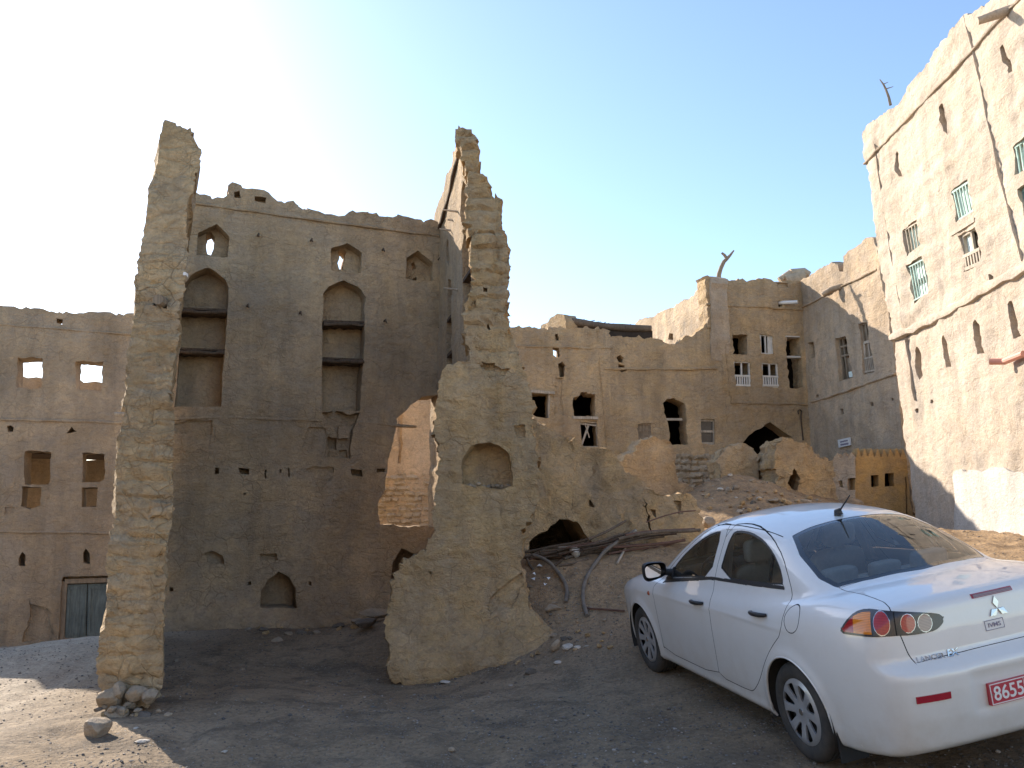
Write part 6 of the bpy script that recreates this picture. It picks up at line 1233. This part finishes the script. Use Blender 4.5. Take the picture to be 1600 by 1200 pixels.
fm.box(xq - .0065, xq - .003, -.010, -.007, PZ0 + .01, PZ1 - .01)
loc(fm, 'plate_border', K['wht'], plate)
text3d('8655', .200, .490, .078, .200, .0, K['wht'], 'plate_number', plate, flat=fl, extr=.002, bold=.012)
text3d('T', -.040, .482, .040, .034, .0, K['wht'], 'plate_letter', plate, flat=fl, extr=.002, bold=.015); text3d('B', -.128, .482, .040, .032, .0, K['wht'], 'plate_letter', plate, flat=fl, extr=.002, bold=.015)
def stroke(pts, w, name):
    m = MB(); m.tube([fl(y, z) for y, z in pts], w, 5); return loc(m, name, K['wht'], plate)
stroke([(-.035, .562), (-.042, .545), (-.062, .540), (-.085, .543), (-.092, .560)], .004, 'plate_letter'); stroke([(-.060, .528), (-.066, .528)], .0045, 'plate_letter')
stroke([(-.120, .545), (-.145, .540), (-.172, .543), (-.178, .556), (-.165, .564), (-.150, .550), (-.145, .541)], .004, 'plate_letter'); stroke([(-.145, .545), (-.143, .580)], .004, 'plate_letter')
m = MB()
for y, z in ((.212, .528), (-.212, .528)): m.tube([(xq - .004, y, z), (xq - .008, y, z)], .005, 8)
loc(m, 'plate_screw', K['chrome'], plate)
# interior
it = thing_i = bpy.data.objects.new('interior', None); COL.objects.link(it); it.parent = car; it.location = (0, 0, 0)
m = MB(); m.box(-.25, 2.45, -.70, .70, .26, .30); m.box(-.25, 2.45, .70, .73, .3, .93); m.box(-.25, 2.45, -.73, -.70, .3, .93); loc(m, 'floor_tub', K['under'], it)
m = MB(); m.box(-.34, .10, -.60, .60, 1.00, 1.03); loc(m, 'parcel_shelf', K['greyc'], it)
m = MB(); m.tube([(2.2, -.68, .84), (2.2, .68, .84)], .16, 12); m.box(1.95, 2.45, -.7, .7, .55, .9); loc(m, 'dashboard', K['under'], it, smooth=50)
def cushion(cx, cy, cz, sx, sy, sz, tilt=0.0, e=.45):
    V0 = []; Fw = []; n, k = 12, 20
    for i in range(n + 1):
        ph = -math.pi / 2 + math.pi * i / n
        for j in range(k):
            th = 2 * math.pi * j / k; g = lambda v: math.copysign(abs(v) ** e, v); x = g(math.cos(ph)) * g(math.cos(th)) * sx / 2; y = g(math.cos(ph)) * g(math.sin(th)) * sy / 2; z = g(math.sin(ph)) * sz / 2
            V0.append((cx + x - z * math.sin(tilt), cy + y, cz + z * math.cos(tilt)))
    for i in range(n):
        for j in range(k): Fw.append((i * k + j, i * k + (j + 1) % k, (i + 1) * k + (j + 1) % k, (i + 1) * k + j))
    return V0, Fw
for cy in (.36, -.36):
    m = MB(); m.add(*cushion(1.45, cy, .48, .52, .52, .18)); m.add(*cushion(1.20, cy, .80, .16, .50, .62, .22)); m.add(*cushion(1.07, cy, 1.21, .11, .27, .19, .15)); m.tube([(1.09, cy - .05, 1.05), (1.07, cy - .05, 1.2)], .008, 6); m.tube([(1.09, cy + .05, 1.05), (1.07, cy + .05, 1.2)], .008, 6); loc(m, 'front_seat', K['seat'], it, smooth=60)
m = MB(); m.add(*cushion(.52, 0, .48, .52, 1.28, .18)); m.add(*cushion(.22, 0, .80, .16, 1.24, .56, .3))
for cy in (.36, -.36, 0): m.add(*cushion(.06, cy, 1.095, .12, .26 if cy else .22, .15 if cy else .11, .2))
loc(m, 'rear_seat', K['seat'], it, smooth=60)
m = MB(); pts = [(1.84 + .05 * math.sin(a) * 0 + .05 * math.sin(a), .36 + .18 * math.cos(a), .92 + .17 * math.sin(a)) for a in np.linspace(0, 2 * math.pi, 25)]; m.tube(pts, .014, 8, False); m.tube([(1.86, .36, .92), (2.05, .36, .86)], .03, 8); m.tube([(1.845, .2, .92), (1.845, .52, .92)], .02, 6); loc(m, 'steering_wheel', K['black'], it, smooth=60)
for sd in (1, -1):
    m = MB(); m.hexa([(1.19, sd * .70, .95), (1.09, sd * .70, .95), (1.10, sd * .555, 1.40), (1.20, sd * .555, 1.40), (1.19, sd * .66, .95), (1.09, sd * .66, .95), (1.10, sd * .53, 1.40), (1.20, sd * .53, 1.40)]); loc(m, 'pillar_trim', K['greyc'], it)
    p0 = spt(.37, 1.08, -.02, sd); p1 = spt(.44, 1.30, -.02, sd); m = MB(); m.tube([p0, p1], .012, 6); loc(m, 'window_divider', K['black'], doors['rear', 'left' if sd > 0 else 'right'])
m = MB(); m.box(1.62, 1.65, -.12, .12, 1.28, 1.34); loc(m, 'rear_view_mirror', K['black'], it)
